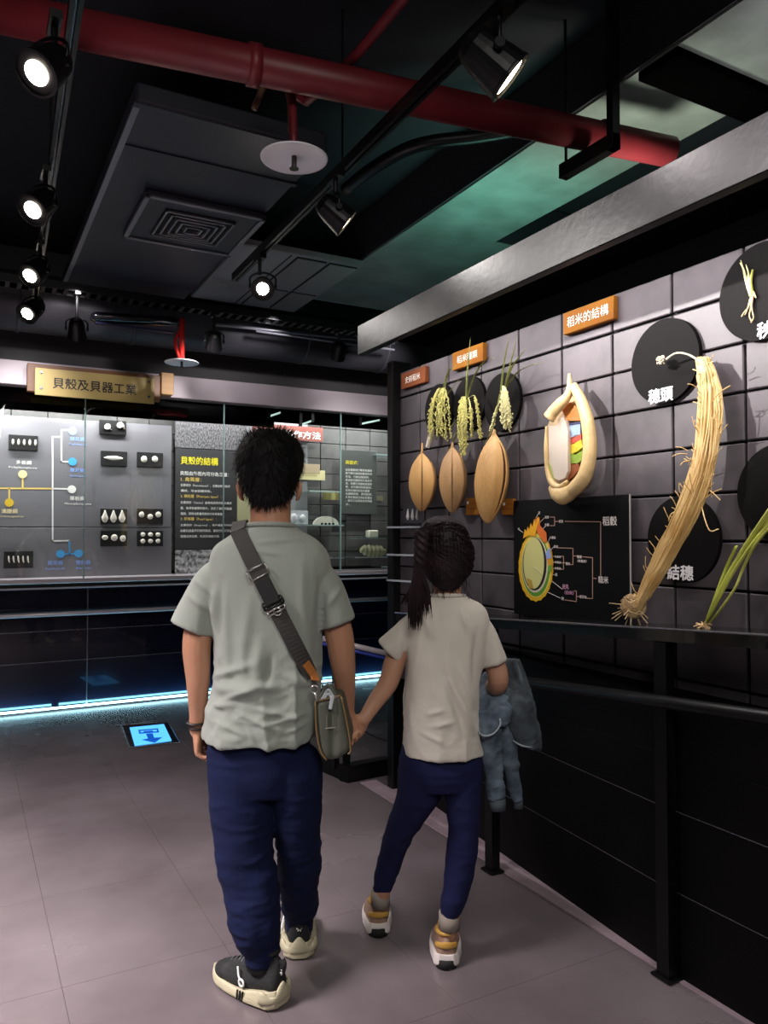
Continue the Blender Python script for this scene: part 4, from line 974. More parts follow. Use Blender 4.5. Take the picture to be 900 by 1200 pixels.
specimen(117, 148, 491.6, 510, [('s', 126, 499.5, -7, 8), ('s', 140.5, 499, 7, 8)], D+'two large coiled shells, topmost')
specimen(118.6, 149, 528, 546.5, [('h', 133, 536.8, 22, 5.4)], D+'one long pointed white shell')
specimen(161, 191, 529.5, 547.5, [('o', 168.8, 538, 7.4, 8), ('o', 181.5, 538, 7.4, 7.4)], D+'two small round shells')
specimen(118, 149, 596, 614, [('d', 123, 605, 8, 15), ('d', 133, 605, 8, 15), ('d', 143, 605, 8, 15)], D+'three tall drop shaped shells')
specimen(161, 191, 596, 614, [('o', 166, 603, 6.4, 7), ('o', 176, 605.5, 6.6, 6.6), ('o', 185.5, 603, 6.6, 7)], D+'three rounded shells, beside the drop shaped ones')
specimen(118, 149, 622, 640, [('o', 123, 630, 7.6, 6), ('o', 134, 630, 8, 8), ('o', 144, 631, 7, 8)], D+'three lumpy shells, under the drop shaped ones')
specimen(161, 191, 622, 640, [('o', 167.6+8.8*i, 626.4+7.6*j, 5.8, 5.2) for i in range(3) for j in range(2)], D+'six little round shells in two rows')
# text panel
t = empty('shell_text_panel', yx(245, 676), 'dark text panel on shell structure between two grey photographs, left of the boy', 'text panel')
M_tex = world_noise(mat('photo_texture', '9a979a', .6), 60, '2c2a2e', '8d8a8d', stretch=(1.6, 1, .8)); M_tex2 = world_noise(mat('photo_cells', '8a8a8a', .6), 34, '3a3a3c', 'd0cfcf')
board(205.5, 289, 488.5, 526.5, M_tex, 'upper_photo', t); board(205.5, 277, 527, 643.5, M_pan2, 'text_board', t); board(205.5, 277, 644.5, 677, M_tex2, 'lower_photo', t)
M_ty = mat('text_yellow', 'f4e430', .5)
label_px('貝殼的結構', 234, 540.3, 44, 9.5, 'y', YL-.0006, M_ty, t, .03)
TL = [('貝殼由外而內可分為三層：', 240, 555.4, 57, 5, M_lw), ('1. 角質層：', 224, 561.8, 24, 5, MATS['line_yellow']), ('主要成份（Periostracum），主要由殼素組成', 241, 569.2, 58, 3.2, M_lw), ('構成，可以保護貝殼。', 230, 575.4, 36, 3, M_lw), ('2. 稜柱層（Prismatic layer）：', 236, 582, 48, 4.6, MATS['line_yellow']), ('主要成份（Calcite）由角柱狀的方解石構成', 242, 589.2, 60, 3.2, M_lw), ('層，為貝殼最厚的部分，決定了貝殼的堅硬', 242, 595.8, 60, 3.2, M_lw), ('程度，同時也影響貝殼的外形與重量。', 237, 602.2, 50, 3.2, M_lw), ('3. 珍珠層（Pearl layer）：', 233, 608.4, 42, 4.6, MATS['line_yellow']), ('主要成份（Aragonite），為外套膜所分泌', 242, 615.6, 60, 3.2, M_lw), ('由霰石結晶平行排列而成，富有光澤又可以', 242, 622, 60, 3.2, M_lw), ('隨著成長加厚，形成珍珠般光澤。', 235, 628.6, 46, 3.2, M_lw)]
for body, cx, cy, w, h, m in TL: label_px(body, cx, cy, w, h, 'y', YL-.0006, m, t, .02)
fin(bx(yx(278, 600).x, yx(303, 600).x, YP, YP+.02, P(290, 640, 'y', YP).z, P(290, 555, 'y', YP).z), 'cream_panel', mat('cream', 'c9c49a', .6), None, 'plain cream panel behind the left of the boy\'s neck', 'panel')
fin(bx(yx(290, 520).x, yx(362, 520).x, YP+.03, YP+.05, P(320, 640, 'y', YP).z, P(320, 490, 'y', YP).z), 'grey_panel', mat('panel_pale', '8f8f92', .5), None, 'pale grey board mostly hidden behind the boy\'s head', 'panel')
# pink title and right text
YQ = 6.16
t = empty('title_plate', P(340, 515, 'y', YQ), 'pinkish title plate with white characters right of the boy\'s hair', 'sign')
board(296, 378.5, 498.5, 515.5, mat('plate_pink', '7c453c', .6), 'plate', t, .012, YQ)
label_px('貝器的製作方法', 338, 508.5, 77, 9, 'y', YQ-.001, M_lw, t, .015)
t = empty('method_text_panel', P(420, 603, 'y', 6.10), 'grey translucent text panel with yellow heading, right of the boy', 'text panel')
board(400, 441.5, 527.5, 602.5, mat('panel_glassy', '626463', .3, coat=.3), 'panel', t, .008, 6.10)
label_px('兩面式：', 412.5, 542, 15, 4.6, 'y', 6.099, M_ty, t, .03)
TB = ['以石錘直接打擊貝殼邊緣', '剝下碎片後再修整成形的', '方法，刃緣呈鋸齒狀。', '或以砥石磨製貝片使其平', '滑，再鑽孔穿繩做為墜飾', '等，也可磨成刮削器具。', '常見的原料有夜光蝶螺', '及硨磲貝等，質地堅硬，', '多見於東部沿海史前遺址', '，其中又以貝匙與貝環最', '多。']
for k, s in enumerate(TB):
    w = 31*len(s)/11; label_px(s, 405+w/2, 551+4.0*k, w, 3, 'y', 6.099, M_lw, t, .02)
# beige cards, shelves and specimens behind glass at right
def plain(x0_, x1_, y0_, y1_, yy, col, name, label, cat, th=.015, rough=.5):
    a = P(x0_, y0_, 'y', yy); b = P(x1_, y1_, 'y', yy)
    return fin(bx(a.x, b.x, yy, yy+th, b.z, a.z, bev=.001), name, mat('c_'+col, col, rough), None, label, cat)
plain(348, 375, 543, 555, 6.15, 'b5a184', 'caption_card', 'tan caption card beside the boy\'s right ear', 'card')
plain(345, 381, 550, 563, 6.2, 'cfc594', 'caption_card', 'pale yellow card just behind the tan caption card', 'card')
plain(379, 397, 577, 586, 6.22, 'a39d62', 'caption_card', 'small olive yellow card under the tilted glass shelf', 'card')
plain(398, 449, 580, 587, 6.26, '7d7a62', 'label_strip', 'long dim olive strip on the tiles behind the text panel', 'card')
plain(335, 361, 598.5, 614.5, 6.05, 'dcdde4', 'specimen_tray', 'white tray with two round shells right of the boy\'s neck', 'tray')
for k, x in enumerate((344.5, 355)):
    bm = bmesh.new(); ball(bm, P(x, 607, 'y', 6.035), (.032-.006*k, .012, .036-.008*k), 16, 10); fin(bm, 'round_shell', mat('shell_bright', 'f4f4f8', .4), None, ('larger', 'smaller')[k]+' white round shell on the white tray', 'shell', smooth=True)
def gshelf(x0_, x1_, y, yy, label, dep=.16, m=M_edge):
    a = P(x0_, y, 'y', yy); b = P(x1_, y, 'y', yy); z = (a.z+b.z)/2
    t = empty('glass_shelf', ((a.x+b.x)/2, yy+dep/2, z), label, 'shelf')
    fin(bx(a.x, b.x, yy, yy+dep, z-.004, z+.004), 'glass_plate', mat('shelf_pane', '8fb0ae', .1, alpha=.35, coat=.5), t)
    fin(bx(a.x, b.x, yy-.002, yy+.001, z-.005, z+.005), 'front_edge', mat('edge_pale', 'cfe6e4', .2), t)
    return z
z1 = gshelf(330, 403, 615.5, 6.0, 'glass shelf under the white tray and arched shell', .25)
gshelf(380, 404, 654, 6.0, 'short glass shelf low beside the boy\'s shoulder', .25)
gshelf(363, 400, 576, 6.02, 'tilted greenish glass shelf right of the boy\'s ear', .22)
gshelf(441, 475, 533.5, 6.02, 'pale green glass shelf end above and right of the text panel', .2)
z2 = gshelf(418, 456, 631, 6.05, 'dark little shelf carrying the white block', .16)
z3 = gshelf(416, 462, 653, 6.05, 'lower glass shelf carrying the ribbed white shell', .2)
gshelf(447, 462, 664, 6.05, 'short mint green glass shelf end near the pillar', .2)
bm = bmesh.new(); a = P(367, 615, 'y', 6.08); b = P(396.5, 615, 'y', 6.08); n = 20; R_ = (b.x-a.x)/2; cx = (a.x+b.x)/2
pts = [(cx+R_*math.cos(math.pi*k/n), 6.07, z1+.006+R_*.62*math.sin(math.pi*k/n)) for k in range(n+1)]
prism(bm, pts, (0, .02, 0)); t = empty('arched_shell', (cx, 6.08, z1+.005), 'white arched shell comb with dark holes on the glass shelf', 'shell'); fin(bm, 'shell_body', M_shell, t)
for k in range(4):
    bm = bmesh.new(); cyl(bm, (cx-R_*.36+R_*.3*k, 6.068, z1+.012), .011, .006, 'y', 12); fin(bm, 'hole', M_joint, t)
bk = P(437.5, 620, 'y', 6.1)
bm = bx(bk.x-.05, bk.x+.05, 6.09, 6.16, z2+.0045, z2+.075, bev=.01); fin(bm, 'white_block', mat('stone_cream', 'e6e2cc', .6, bump=.4, bscale=20), None, 'small white squared shell block on the dark shelf', 'shell')
bm = bmesh.new(); a = P(424, 650, 'y', 6.1); b = P(452, 650, 'y', 6.1)
tube(bm, [(a.x, 6.12, z3+.075), (a.x*.75+b.x*.25, 6.12, z3+.06), (a.x*.5+b.x*.5, 6.12, z3+.055), (a.x*.25+b.x*.75, 6.12, z3+.055), (b.x, 6.12, z3+.035)], [(.03, .025), (.052, .04), (.05, .045), (.05, .045), (.03, .03)], n=14, seg=20, ref=(0, 0, 1))
me = evalmesh(bm, [('SUBSURF', dict(levels=1))]); displace(me, lambda co, no: .005*np.sin(co[:, 0]*150))
link('ribbed_shell', me, mat('stone_cream2', 'dcd8ae', .6), None, 'ribbed creamy shell fossil on the lower glass shelf', 'shell', smooth=True)
# ------------------------------------------------------------------ people (built in right/forward/up axes, then turned)
M_skin = mat('skin', 'a97a60', .5, var=.05, scale=12, sss=.12, bump=.05, bscale=120)
M_skin2 = mat('skin_girl', 'ab7f66', .5, var=.05, scale=12, sss=.12, bump=.05, bscale=120)
M_hair = mat('hair_black', '070606', .7, spec=.2)
M_hair2 = mat('hair_brown', '140b0d', .6, col2='26131a', scale=12, spec=.3)
M_shirt = mat('shirt_sage', '888e86', .9, var=.03, scale=8, bump=.12, bscale=240, sheen=.15)
M_shirt2 = mat('shirt_white', 'bcb6ab', .9, var=.02, scale=8, bump=.12, bscale=240, sheen=.15)
M_pant = mat('trouser_navy', '0a1232', .9, var=.12, scale=10, bump=.15, bscale=260, spec=.2)
M_pant2 = mat('trouser_blue', '16193d', .9, var=.1, scale=10, bump=.15, bscale=260, spec=.2)
def c3(px, py, d): return np.array(C(px, py, d))
def mesh_cf(me, name, m, parent, **k):
    me.transform(CF); return link(name, me, m, parent, smooth=True, **k)
def unit(v): v = np.array(v, float); return v/np.linalg.norm(v)

def hand(bm, wrist, d, n, side, s, curl=(25, 35, 30), spread=.0, thumb=(.55, .75, .2)):
    """d: wrist to knuckles, n: palm normal; side=+1 when the thumb lies along +cross(d,n)"""
    d = unit(d); n = unit(np.array(n)-d*np.dot(n, d)); w = np.cross(d, n)*side; W = np.array(wrist, float)
    # palm: flattened tube
    tube(bm, [W-d*.012*s, W+d*.012*s, W+d*.04*s, W+d*.07*s, W+d*.088*s], [(.024*s, .018*s), (.030*s, .019*s), (.038*s, .017*s), (.040*s, .015*s), (.034*s, .010*s)], n=14, ref=w, seg=12)
    L = (.056, .068, .074, .066); off = (-.030, -.010, .010, .030)
    for i in range(4):
        base = W+d*(.080-.004*abs(i-2))*s+w*off[i]*s; p = base-d*.012*s; pts = [p, base]; a = math.radians(8+curl[0]*(1+.12*(1.5-i))); q = base
        for seg, (fr, cc) in enumerate(((.45, curl[0]), (.31, curl[1]), (.26, curl[2]))):
            dr = d*math.cos(a)+n*math.sin(a)+w*spread*(i-1.5)*.3; dr = unit(dr); q = q+dr*L[i]*fr*s; pts.append(q); a += math.radians(curl[min(seg+1, 2)]*(1+.15*(1.5-i)))
        limb(bm, pts, [.0086*s, .0090*s, .0083*s, .0076*s, .0064*s], n=10, seg=14)
    t0 = W+d*.018*s+w*.020*s+n*.004*s; t1 = t0+unit(d*thumb[0]+w*thumb[1]+n*thumb[2])*.040*s; t2 = t1+unit(d*(thumb[0]+.4)+w*thumb[1]*.5+n*(thumb[2]+.25))*.028*s; t3 = t2+unit(d*(thumb[0]+.5)+w*thumb[1]*.1+n*(thumb[2]+.4))*.022*s
    limb(bm, [t0, t1, t2, t3], [.013*s, .0115*s, .0098*s, .0076*s], n=10, seg=14)

def head(bm, c, hw, hd, hh, ear=True, edz=-.010):
    """c centre at eye height, face toward +y"""
    x, y, z = c; k = hh/2
    hloft(bm, [(x, y+.030, z-k*.98, hw*.30, hd*.22), (x, y+.034, z-k*.86, hw*.52, hd*.50), (x, y+.018, z-k*.62, hw*.78, hd*.74), (x, y+.006, z-k*.30, hw*.93, hd*.90), (x, y, z+k*.05, hw*.99, hd*.98), (x, y-.004, z+k*.35, hw, hd), (x, y-.006, z+k*.66, hw*.86, hd*.86), (x, y-.006, z+k*.88, hw*.56, hd*.58), (x, y-.006, z+k*.99, hw*.2, hd*.2)], n=36, seg=28)
    ball(bm, (x, y+hd*.86, z-k*.02+.018), (hw*.72, .016, .010), 14, 8)                           # brow
    limb(bm, [(x, y+hd*.94, z+.012), (x, y+hd*1.06, z-.012), (x, y+hd*1.16, z-.030)], [.008, .010, .013], n=10, seg=8)   # nose
    for s in (-1, 1): ball(bm, (x+s*.011, y+hd*1.04, z-.033), (.008, .009, .007), 10, 6)
    ball(bm, (x, y+hd*.93, z-.056), (.024, .016, .007), 14, 8); ball(bm, (x, y+hd*.91, z-.068), (.020, .016, .008), 14, 8)   # lips
    ball(bm, (x, y+hd*.80, z-k*.88), (.020, .016, .014), 14, 8)
    for s in (-1, 1): ball(bm, (x+s*.034, y+hd*.78, z-.035), (.02, .02, .018), 12, 8)            # cheeks
    if ear:
        for s in (-1, 1):
            e = np.array([x+s*hw*.96, y-.012, z+edz])
            limb(bm, [e+(s*.004, .008, .026), e+(s*.013, -.010, .024), e+(s*.015, -.014, .004), e+(s*.009, -.006, -.018), e+(s*.002, .002, -.026)], [.0055, .0065, .006, .006, .005], n=8, seg=16)
            ball(bm, e+(s*.005, -.001, .002), (.006, .011, .022), 10, 8)
def face_bits(c, hd, parent, lipc):
    x, y, z = c; Me = mat('eye_white', 'e8e4e0', .2); Mi = mat('iris', '1c100a', .15)
    for s in (-1, 1):
        bm = bmesh.new(); ball(bm, (x+s*.031, y+hd*.86, z+.002), (.013, .012, .0085), 14, 10); e = fin(bm, 'eye', Me, parent, smooth=True, cf=True)
        bm = bmesh.new(); ball(bm, (x+s*.031, y+hd*.86+.0095, z+.002), (.0058, .004, .0058), 12, 8); fin(bm, 'iris', Mi, e, smooth=True, cf=True)
        bm = bmesh.new(); limb(bm, [(x+s*.016, y+hd*1.0, z+.022), (x+s*.032, y+hd*.97, z+.027), (x+s*.047, y+hd*.86, z+.021)], [.002, .003, .0015], n=6, seg=8); fin(bm, 'eyebrow', M_hair, parent, smooth=True, cf=True)
    bm = bmesh.new(); ball(bm, (x, y+hd*.945, z-.061), (.021, .013, .0085), 14, 8); fin(bm, 'lips', mat('lips', lipc, .45), parent, smooth=True, cf=True)

def cloth_noise(co, no, sc, amp, st=(1, 1, 1), seed=0, ridge=True):
    p = co*np.array(st)*sc; n = vnoise(p, seed)+.5*vnoise(p*2.1, seed+1); n = n/1.5
    return amp*((1-np.abs(2*n-1))**1.5-.5 if ridge else (n-.5))

def shoe(parent, heel, ang, L, Wd, style, lift=0):
    """heel: outsole back point on the floor (right, forward); ang: toe direction, 0 = straight ahead"""
    hx, hy = heel; ca, sa = math.cos(ang), math.sin(ang)
    f = lambda u, v, z: (hx+sa*u*L+ca*v, hy+ca*u*L-sa*v, z+.0+lift*(1-u))
    t = empty('shoe', (0, 0, 0)); t.parent = parent; t.matrix_parent_inverse = Matrix.Identity(4)
    t.location = (wmat(parent).inverted() @ (CF @ Vector((hx+sa*L*.4, hy+ca*L*.4, 0))))
    wid = lambda u: Wd/2*min(1, (max(u, 0)*9+.30)**.5)*(.82+.30*math.sin(math.pi*min(1, max(0, (u-.1)/.9)))**1.2)*(1 if u < .78 else math.sqrt(max(.02, 1-((u-.78)/.235)**2)))
    soleh = style['sole']; U = np.linspace(0, 1, 26)
    bm = bmesh.new(); rings = []
    for u in U:
        w = wid(u); h = np.interp(u, *soleh)+style.get('wave', 0)*math.sin(u*38); toe = .012*max(0, (u-.8)/.2)**2+.006*max(0, (.08-u)/.08); b = style.get('bulge', .006)*(1 if u < .4 else .5)
        prof = [(-w*.86, toe), (-w-b, toe+.008), (-w-b*1.1, toe+h*.5), (-w-b*.2, toe+h), (-w*.5, toe+h*.9), (w*.5, toe+h*.9), (w+b*.2, toe+h), (w+b*1.1, toe+h*.5), (w+b, toe+.008), (w*.86, toe)]
        k = u + (0)
        rings.append([bm.verts.new(f(k, v, z)) for v, z in prof])
    # back overhang of the heel
    for a, b in zip(rings, rings[1:]):
        n = len(a)
        for k in range(n): bm.faces.new((a[k], a[(k+1) % n], b[(k+1) % n], b[k]))
    bm.faces.new(rings[0][::-1]); bm.faces.new(rings[-1])
    bmesh.ops.recalc_face_normals(bm, faces=bm.faces)
    me = evalmesh(bm, [('BEVEL', dict(width=.003, segments=2, limit_method='ANGLE')), ('SUBSURF', dict(levels=1))]); mesh_cf(me, 'sole', style['msole'], t)
    top = style['top']; bm = bmesh.new(); rings = []
    for u in np.linspace(.015, .975, 24):
        w = wid(u)*.96; h0 = np.interp(u, *soleh)*.7; h = np.interp(u, *top); r = []
        for k in range(15):
            a = math.pi*k/14; e = .62; ww = w*(1-.30*math.sin(a)*(1 if u < .5 else .2))
            r.append(bm.verts.new(f(u, math.copysign(abs(math.cos(a))**e, math.cos(a))*ww*(1-.38*max(0, math.sin(a))*(h > .07)), h0+(h-h0)*abs(math.sin(a))**.75)))
        rings.append(r)
    for a, b in zip(rings, rings[1:]):
        for k in range(14): bm.faces.new((a[k], a[k+1], b[k+1], b[k]))
        bm.faces.new((a[0], b[0], b[14], a[14]))
    bm.faces.new(rings[0]); bm.faces.new(rings[-1][::-1])
    me = evalmesh(bm, [('SUBSURF', dict(levels=1))]); mesh_cf(me, 'upper', style['mupper'], t)
    # padded collar, tongue, laces
    ch = np.interp(.2, *top); bm = bmesh.new()
    pts = [f(.25+style.get('cr', .19)*math.cos(a), Wd*.31*math.sin(a), ch+.004+style.get('collar_tilt', .012)*math.cos(a)*-1) for a in np.linspace(0, 2*math.pi, 20)]
    tube(bm, pts, .007, n=8, caps=False); fin(bm, 'collar', style['mcollar'], t, smooth=True, cf=True)
    bm = bmesh.new(); tube(bm, [f(.36, 0, ch-.02), f(.40, 0, ch+.010), f(.40, 0, ch+.018)], [(.022, .006), (.024, .005), (.02, .004)], n=10, ref=(ca, -sa, 0)); fin(bm, 'tongue', style['mcollar'], t, smooth=True, cf=True)
    bm = bmesh.new()
    for k in range(5):
        u = .46+.07*k; h = np.interp(u, *top)+.002; w = wid(u)*.42; tube(bm, [f(u, -w, h-.012), f(u, 0, h+.001), f(u, w, h-.012)], .0022, n=6, seg=8)
    fin(bm, 'laces', style['mlace'], t, cf=True)
    style['extra'](t, f, wid, Wd)
    return t

# ================================================================== the boy
D = 2.20
root = empty('person', CF @ Vector((-.30, 2.22, 0)), 'taller child with short black hair, sage green T-shirt and navy joggers, walking away', 'person', rz=-YAW)
bm = bmesh.new()
hc = c3(317, 556, D+.01); hc[2] += -.002
head(bm, hc, .077, .094, .215, edz=-.046)
limb(bm, [c3(317, 630, D-.005), c3(317, 612, D-.003), c3(317, 590, D+.0), c3(317, 570, D+.01)], [(.060, .056), (.058, .055), (.058, .056), (.055, .055)], n=20, ref=(1, 0, 0))
x, y, z = c3(316, 640, D)
hloft(bm, [(c3(316, 628, D)[0], D, c3(0, 626, D)[2], .07, .055), (x-.003, D, z, .130, .065), (c3(316, 665, D)[0], D, c3(0, 665, D)[2], .140, .080), (c3(315, 720, D)[0], D, c3(0, 720, D)[2], .138, .088), (c3(310, 800, D)[0], D, c3(0, 800, D)[2], .130, .085), (c3(305, 860, D)[0], D, c3(0, 860, D)[2], .106, .070), (c3(304, 895, D)[0], D, c3(0, 895, D)[2], .104, .070), (c3(304, 915, D)[0], D, c3(0, 915, D)[2], .08, .07)], n=32, seg=26)
# arms
LA = [c3(262, 672, D), c3(243, 702, D), c3(231, 750, D-.01), c3(232, 795, D-.005), c3(232, 830, D+.02), c3(231, 848, D+.03), c3(231, 856, D+.035)]
limb(bm, LA, [.034, .040, .041, .034, .026, .0225, .0215], n=16, seg=30)
hand(bm, c3(232, 855, D+.035), (.02, .06, -1), (1, .12, 0), -1, .82, curl=(30, 42, 36), thumb=(.75, .45, .25))
RA = [c3(368, 672, D), c3(384, 702, D), c3(397, 742, D), c3(402, 780, D+.01), c3(405, 812, D+.04), c3(406, 830, D+.06), c3(407, 838, D+.065)]
limb(bm, RA, [.034, .040, .041, .036, .028, .0235, .022], n=16, seg=30)
hand(bm, c3(407, 834, D+.065), (.10, .02, -1), (.35, -1, 0), 1, .80, curl=(35, 45, 38), thumb=(.5, .7, .35))
# legs
LLg = [c3(284, 885, D), c3(285, 940, D-.01), c3(288, 1000, D-.02), c3(294, 1045, D-.05), c3(300, 1085, D-.07), c3(307, 1125, D-.07)]
limb(bm, LLg, [.066, .062, .050, .044, .032, .024], n=16, seg=30)
RLg = [c3(341, 898, D), c3(348, 940, D+.03), c3(350, 1000, D+.07), c3(351, 1035, D+.13), c3(351, 1060, D+.17), c3(351, 1085, D+.19)]
limb(bm, RLg, [.046, .050, .046, .042, .036, .030], n=16, seg=30)
limb(bm, [(-.318, 2.125, .065), (-.37, 2.165, .050), (-.42, 2.205, .035)], [.024, .026, .022], n=12)
limb(bm, [(-.255, 2.385, .065), (-.25, 2.44, .050), (-.25, 2.52, .035)], [.024, .026, .022], n=12)
me = fuse(bm, .0036, 4); mesh_cf(me, 'body', M_skin, root)
face_bits(hc, .094, root, 'a05a4c')

# T-shirt
def shirt_rows(L, dsh):
    out = []
    for (px0, px1, py, dep, *e) in L:
        a, b = c3(px0, py, D if dsh is None else dsh), c3(px1, py, D if dsh is None else dsh)
        out.append(((a[0]+b[0])/2, a[1]+(e[1] if len(e) > 1 else 0), a[2], (b[0]-a[0])/2, dep, e[0] if e else 2.3, e[2] if len(e) > 2 else 0))
    return out
bm = bmesh.new()
rows = shirt_rows([(289, 345, 617, .062, 2.0), (283, 351, 621, .072, 2.1), (268, 365, 629, .086, 2.2), (252, 381, 642, .100, 2.4), (247, 388, 662, .112, 2.5), (247, 386, 700, .116, 2.5), (252, 377, 745, .116, 2.4), (252, 375, 790, .118, 2.4), (246, 373, 825, .126, 2.3), (240, 371, 848, .130, 2.2), (239, 369, 864, .130, 2.2)], None)
hloft(bm, rows, n=48, seg=44)
tube(bm, [c3(272, 668, D), c3(258, 675, D), c3(247, 690, D), c3(234, 717, D), c3(226.5, 736, D)], [(.035, .045), (.050, .060), (.058, .066), (.062, .068), (.0655, .070)], n=24, ref=(1, 0, 0), seg=22)
tube(bm, [c3(362, 668, D), c3(373, 675, D), c3(381, 690, D), c3(390, 715, D), c3(395.5, 731, D)], [(.035, .045), (.046, .058), (.053, .064), (.054, .064), (.054, .064)], n=24, ref=(1, 0, 0), seg=22)
me = fuse(bm, .0048, 6)
def X(px, d=D-.12): return (px-450)/F*d
def Z(py, d=D-.12): return C(450, py, d).z
segs = []
for a, b, w, amp in (((236, 800), (300, 778), 5, .005), ((243, 810), (330, 806), 7, .008), ((262, 822), (300, 808), 4, .006), ((300, 808), (322, 818), 5, -.005), ((250, 830), (275, 826), 4, .006), ((330, 790), (368, 808), 6, .006), ((305, 752), (300, 800), 7, .005), ((318, 770), (312, 806), 4, -.005), ((280, 835), (330, 858), 3, .0035), ((300, 830), (345, 842), 3, .004), ((310, 850), (360, 838), 3, .0035), ((335, 860), (360, 850), 2.5, .003), ((262, 850), (290, 862), 3, .003), ((290, 850), (300, 868), 2.5, .003), ((257, 680), (253, 760), 5, -.006), ((375, 680), (372, 760), 5, -.006), ((262, 690), (268, 800), 5, .004), ((352, 660), (358, 780), 6, .004), ((292, 700), (284, 790), 7, .004), ((325, 690), (340, 780), 7, .003), ((300, 636), (350, 632), 3, .003), ((290, 645), (330, 650), 3, .0025), ((215, 700), (245, 720), 4, .004), ((220, 680), (248, 700), 3, .003), ((398, 690), (380, 715), 4, .004), ((245, 740), (250, 690), 4, .004)):
    segs.append(((X(a[0]), Z(a[1])), (X(b[0]), Z(b[1])), w/F*2.1, amp))
hemz = Z(868, D)
def fshirt(co, no):
    low = np.clip((Z(740)-co[:, 2])/.15, 0, 1)
    d = cloth_noise(co, no, 9, .009, (1.6, 1.6, .5), 3)*(.45+low)+cloth_noise(co, no, 17, .006, (1, 1, 1.6), 5)*low
    return d+crease(co, no, segs)*2.0
displace(me, fshirt)
boy_shirt = me.copy()
shirt = mesh_cf(me, 't_shirt', M_shirt, root)
def ringband(rows_pt, r, name, m, parent, n=8):
    bm = bmesh.new(); tube(bm, rows_pt+[rows_pt[0]], r, n=n, caps=False); fin(bm, name, m, parent, smooth=True, cf=True)
cN = c3(317, 618, D); ringband([(cN[0]+.070*math.cos(a), cN[1]+.066*math.sin(a), cN[2]+.003-.006*math.sin(a)) for a in np.linspace(0, 2*math.pi, 40)[:-1]], (.0045, .007), 'neckband', M_shirt, shirt)
# trousers
bm = bmesh.new()
hloft(bm, [(c3(304, 850, D)[0], D, c3(0, 850, D)[2], .138, .098), (c3(304, 880, D)[0], D, c3(0, 880, D)[2], .146, .108), (c3(306, 905, D)[0], D+.002, c3(0, 905, D)[2], .146, .108), (c3(309, 925, D)[0], D+.005, c3(0, 925, D)[2], .138, .100)], n=40, seg=16)
limb(bm, [c3(283, 900, D-.005), c3(284, 940, D-.01), c3(287, 1000, D-.03), c3(294, 1040, D-.05), c3(298, 1075, D-.07), c3(303, 1100, D-.07), c3(307, 1110, D-.07)], [(.094, .10), (.089, .096), (.078, .082), (.074, .074), (.066, .068), (.054, .058), (.046, .05)], n=24, seg=40, ref=(1, 0, 0))
limb(bm, [c3(346, 900, D+.005), c3(348, 940, D+.02), c3(350, 1000, D+.06), c3(351, 1035, D+.11), c3(351.5, 1055, D+.15), c3(351, 1070, D+.18)], [(.078, .095), (.069, .088), (.062, .076), (.057, .068), (.052, .060), (.042, .047)], n=24, seg=40, ref=(1, 0, 0))
me = fuse(bm, .0055, 5)
def fpant(co, no):
    down = np.clip((.62-co[:, 2])/.4, 0, 1)
    d = cloth_noise(co, no, 9, .011, (1, .8, 2.2), 8)*(.5+.7*down)+cloth_noise(co, no, 20, .004, (.8, .8, 2.4), 9)*down
    return d
displace(me, fpant); pants = mesh_cf(me, 'trousers', M_pant, root)
for (c_, r) in ((c3(306.5, 1114, D-.065), .043), (c3(351, 1077, D+.185), .039)):
    bm = bmesh.new(); tube(bm, [c_+(0, 0, .02), c_+(0, 0, 0), c_-(0, 0, .03)], [(r+.006, r+.008), (r+.004, r+.006), (r+.001, r+.003)], n=24, seg=8, ref=(1, 0, 0)); me = evalmesh(bm, []); displace(me, lambda co, no: .0012*np.sin(np.arctan2(co[:, 1]-c_[1], co[:, 0]-c_[0])*24)); mesh_cf(me, 'cuff', M_pant, pants)

# hair
def shell_from(rows, n, seg, disp, voxel=.004):
    bm = bmesh.new(); hloft(bm, rows, n=n, seg=seg); me = fuse(bm, voxel, 2); displace(me, disp); return me
hx, hy, hz = hc
hr_ = [(hx, hy-.058, c3(0, 594, D)[2], .018, .020), (hx, hy-.056, c3(0, 589, D)[2], .046, .030), (hx, hy-.052, c3(0, 580, D)[2], .062, .046), (hx, hy-.036, c3(0, 570, D)[2], .072, .068), (hx, hy-.020, c3(0, 557, D)[2], .086, .088), (hx, hy-.012, c3(0, 545, D)[2], .094, .096), (hx, hy-.002, c3(0, 532, D)[2], .093, .110), (hx, hy-.001, c3(0, 520, D)[2], .082, .102), (hx, hy, c3(0, 511, D)[2], .060, .078), (hx+.002, hy, c3(0, 505, D)[2], .026, .036)]
me = shell_from(hr_, 40, 34, lambda co, no: cloth_noise(co, no, 60, .005, (1, 1, .6), 2)+cloth_noise(co, no, 130, .003, (1, 1, .5), 4))
hair = mesh_cf(me.copy(), 'hair', M_hair, root)
def spikes(me, count, L, w, flow, seed, name, m, parent, zmin=-9):
    co, no = coords(me); r = np.random.RandomState(seed); idx = r.choice(len(co), count); bm = bmesh.new()
    for i in idx:
        p = co[i]; n_ = no[i]
        if p[2] < zmin: continue
        dr = unit(n_*.6+flow(p, n_)+r.normal(0, .22, 3)); s = unit(np.cross(dr, n_+1e-4)); l = L*(.6+.8*r.rand())
        q = p+dr*l*.5+n_*l*.05; e = p+dr*l
        v = [bm.verts.new(p-s*w), bm.verts.new(p+s*w), bm.verts.new(q+s*w*.6), bm.verts.new(q-s*w*.6), bm.verts.new(e)]
        bm.faces.new((v[0], v[1], v[2], v[3])); bm.faces.new((v[3], v[2], v[4]))
    return fin(bm, name, m, parent, kind='stuff', cf=True, fix=False)
cc = np.array([hx, hy, c3(0, 520, D)[2]])
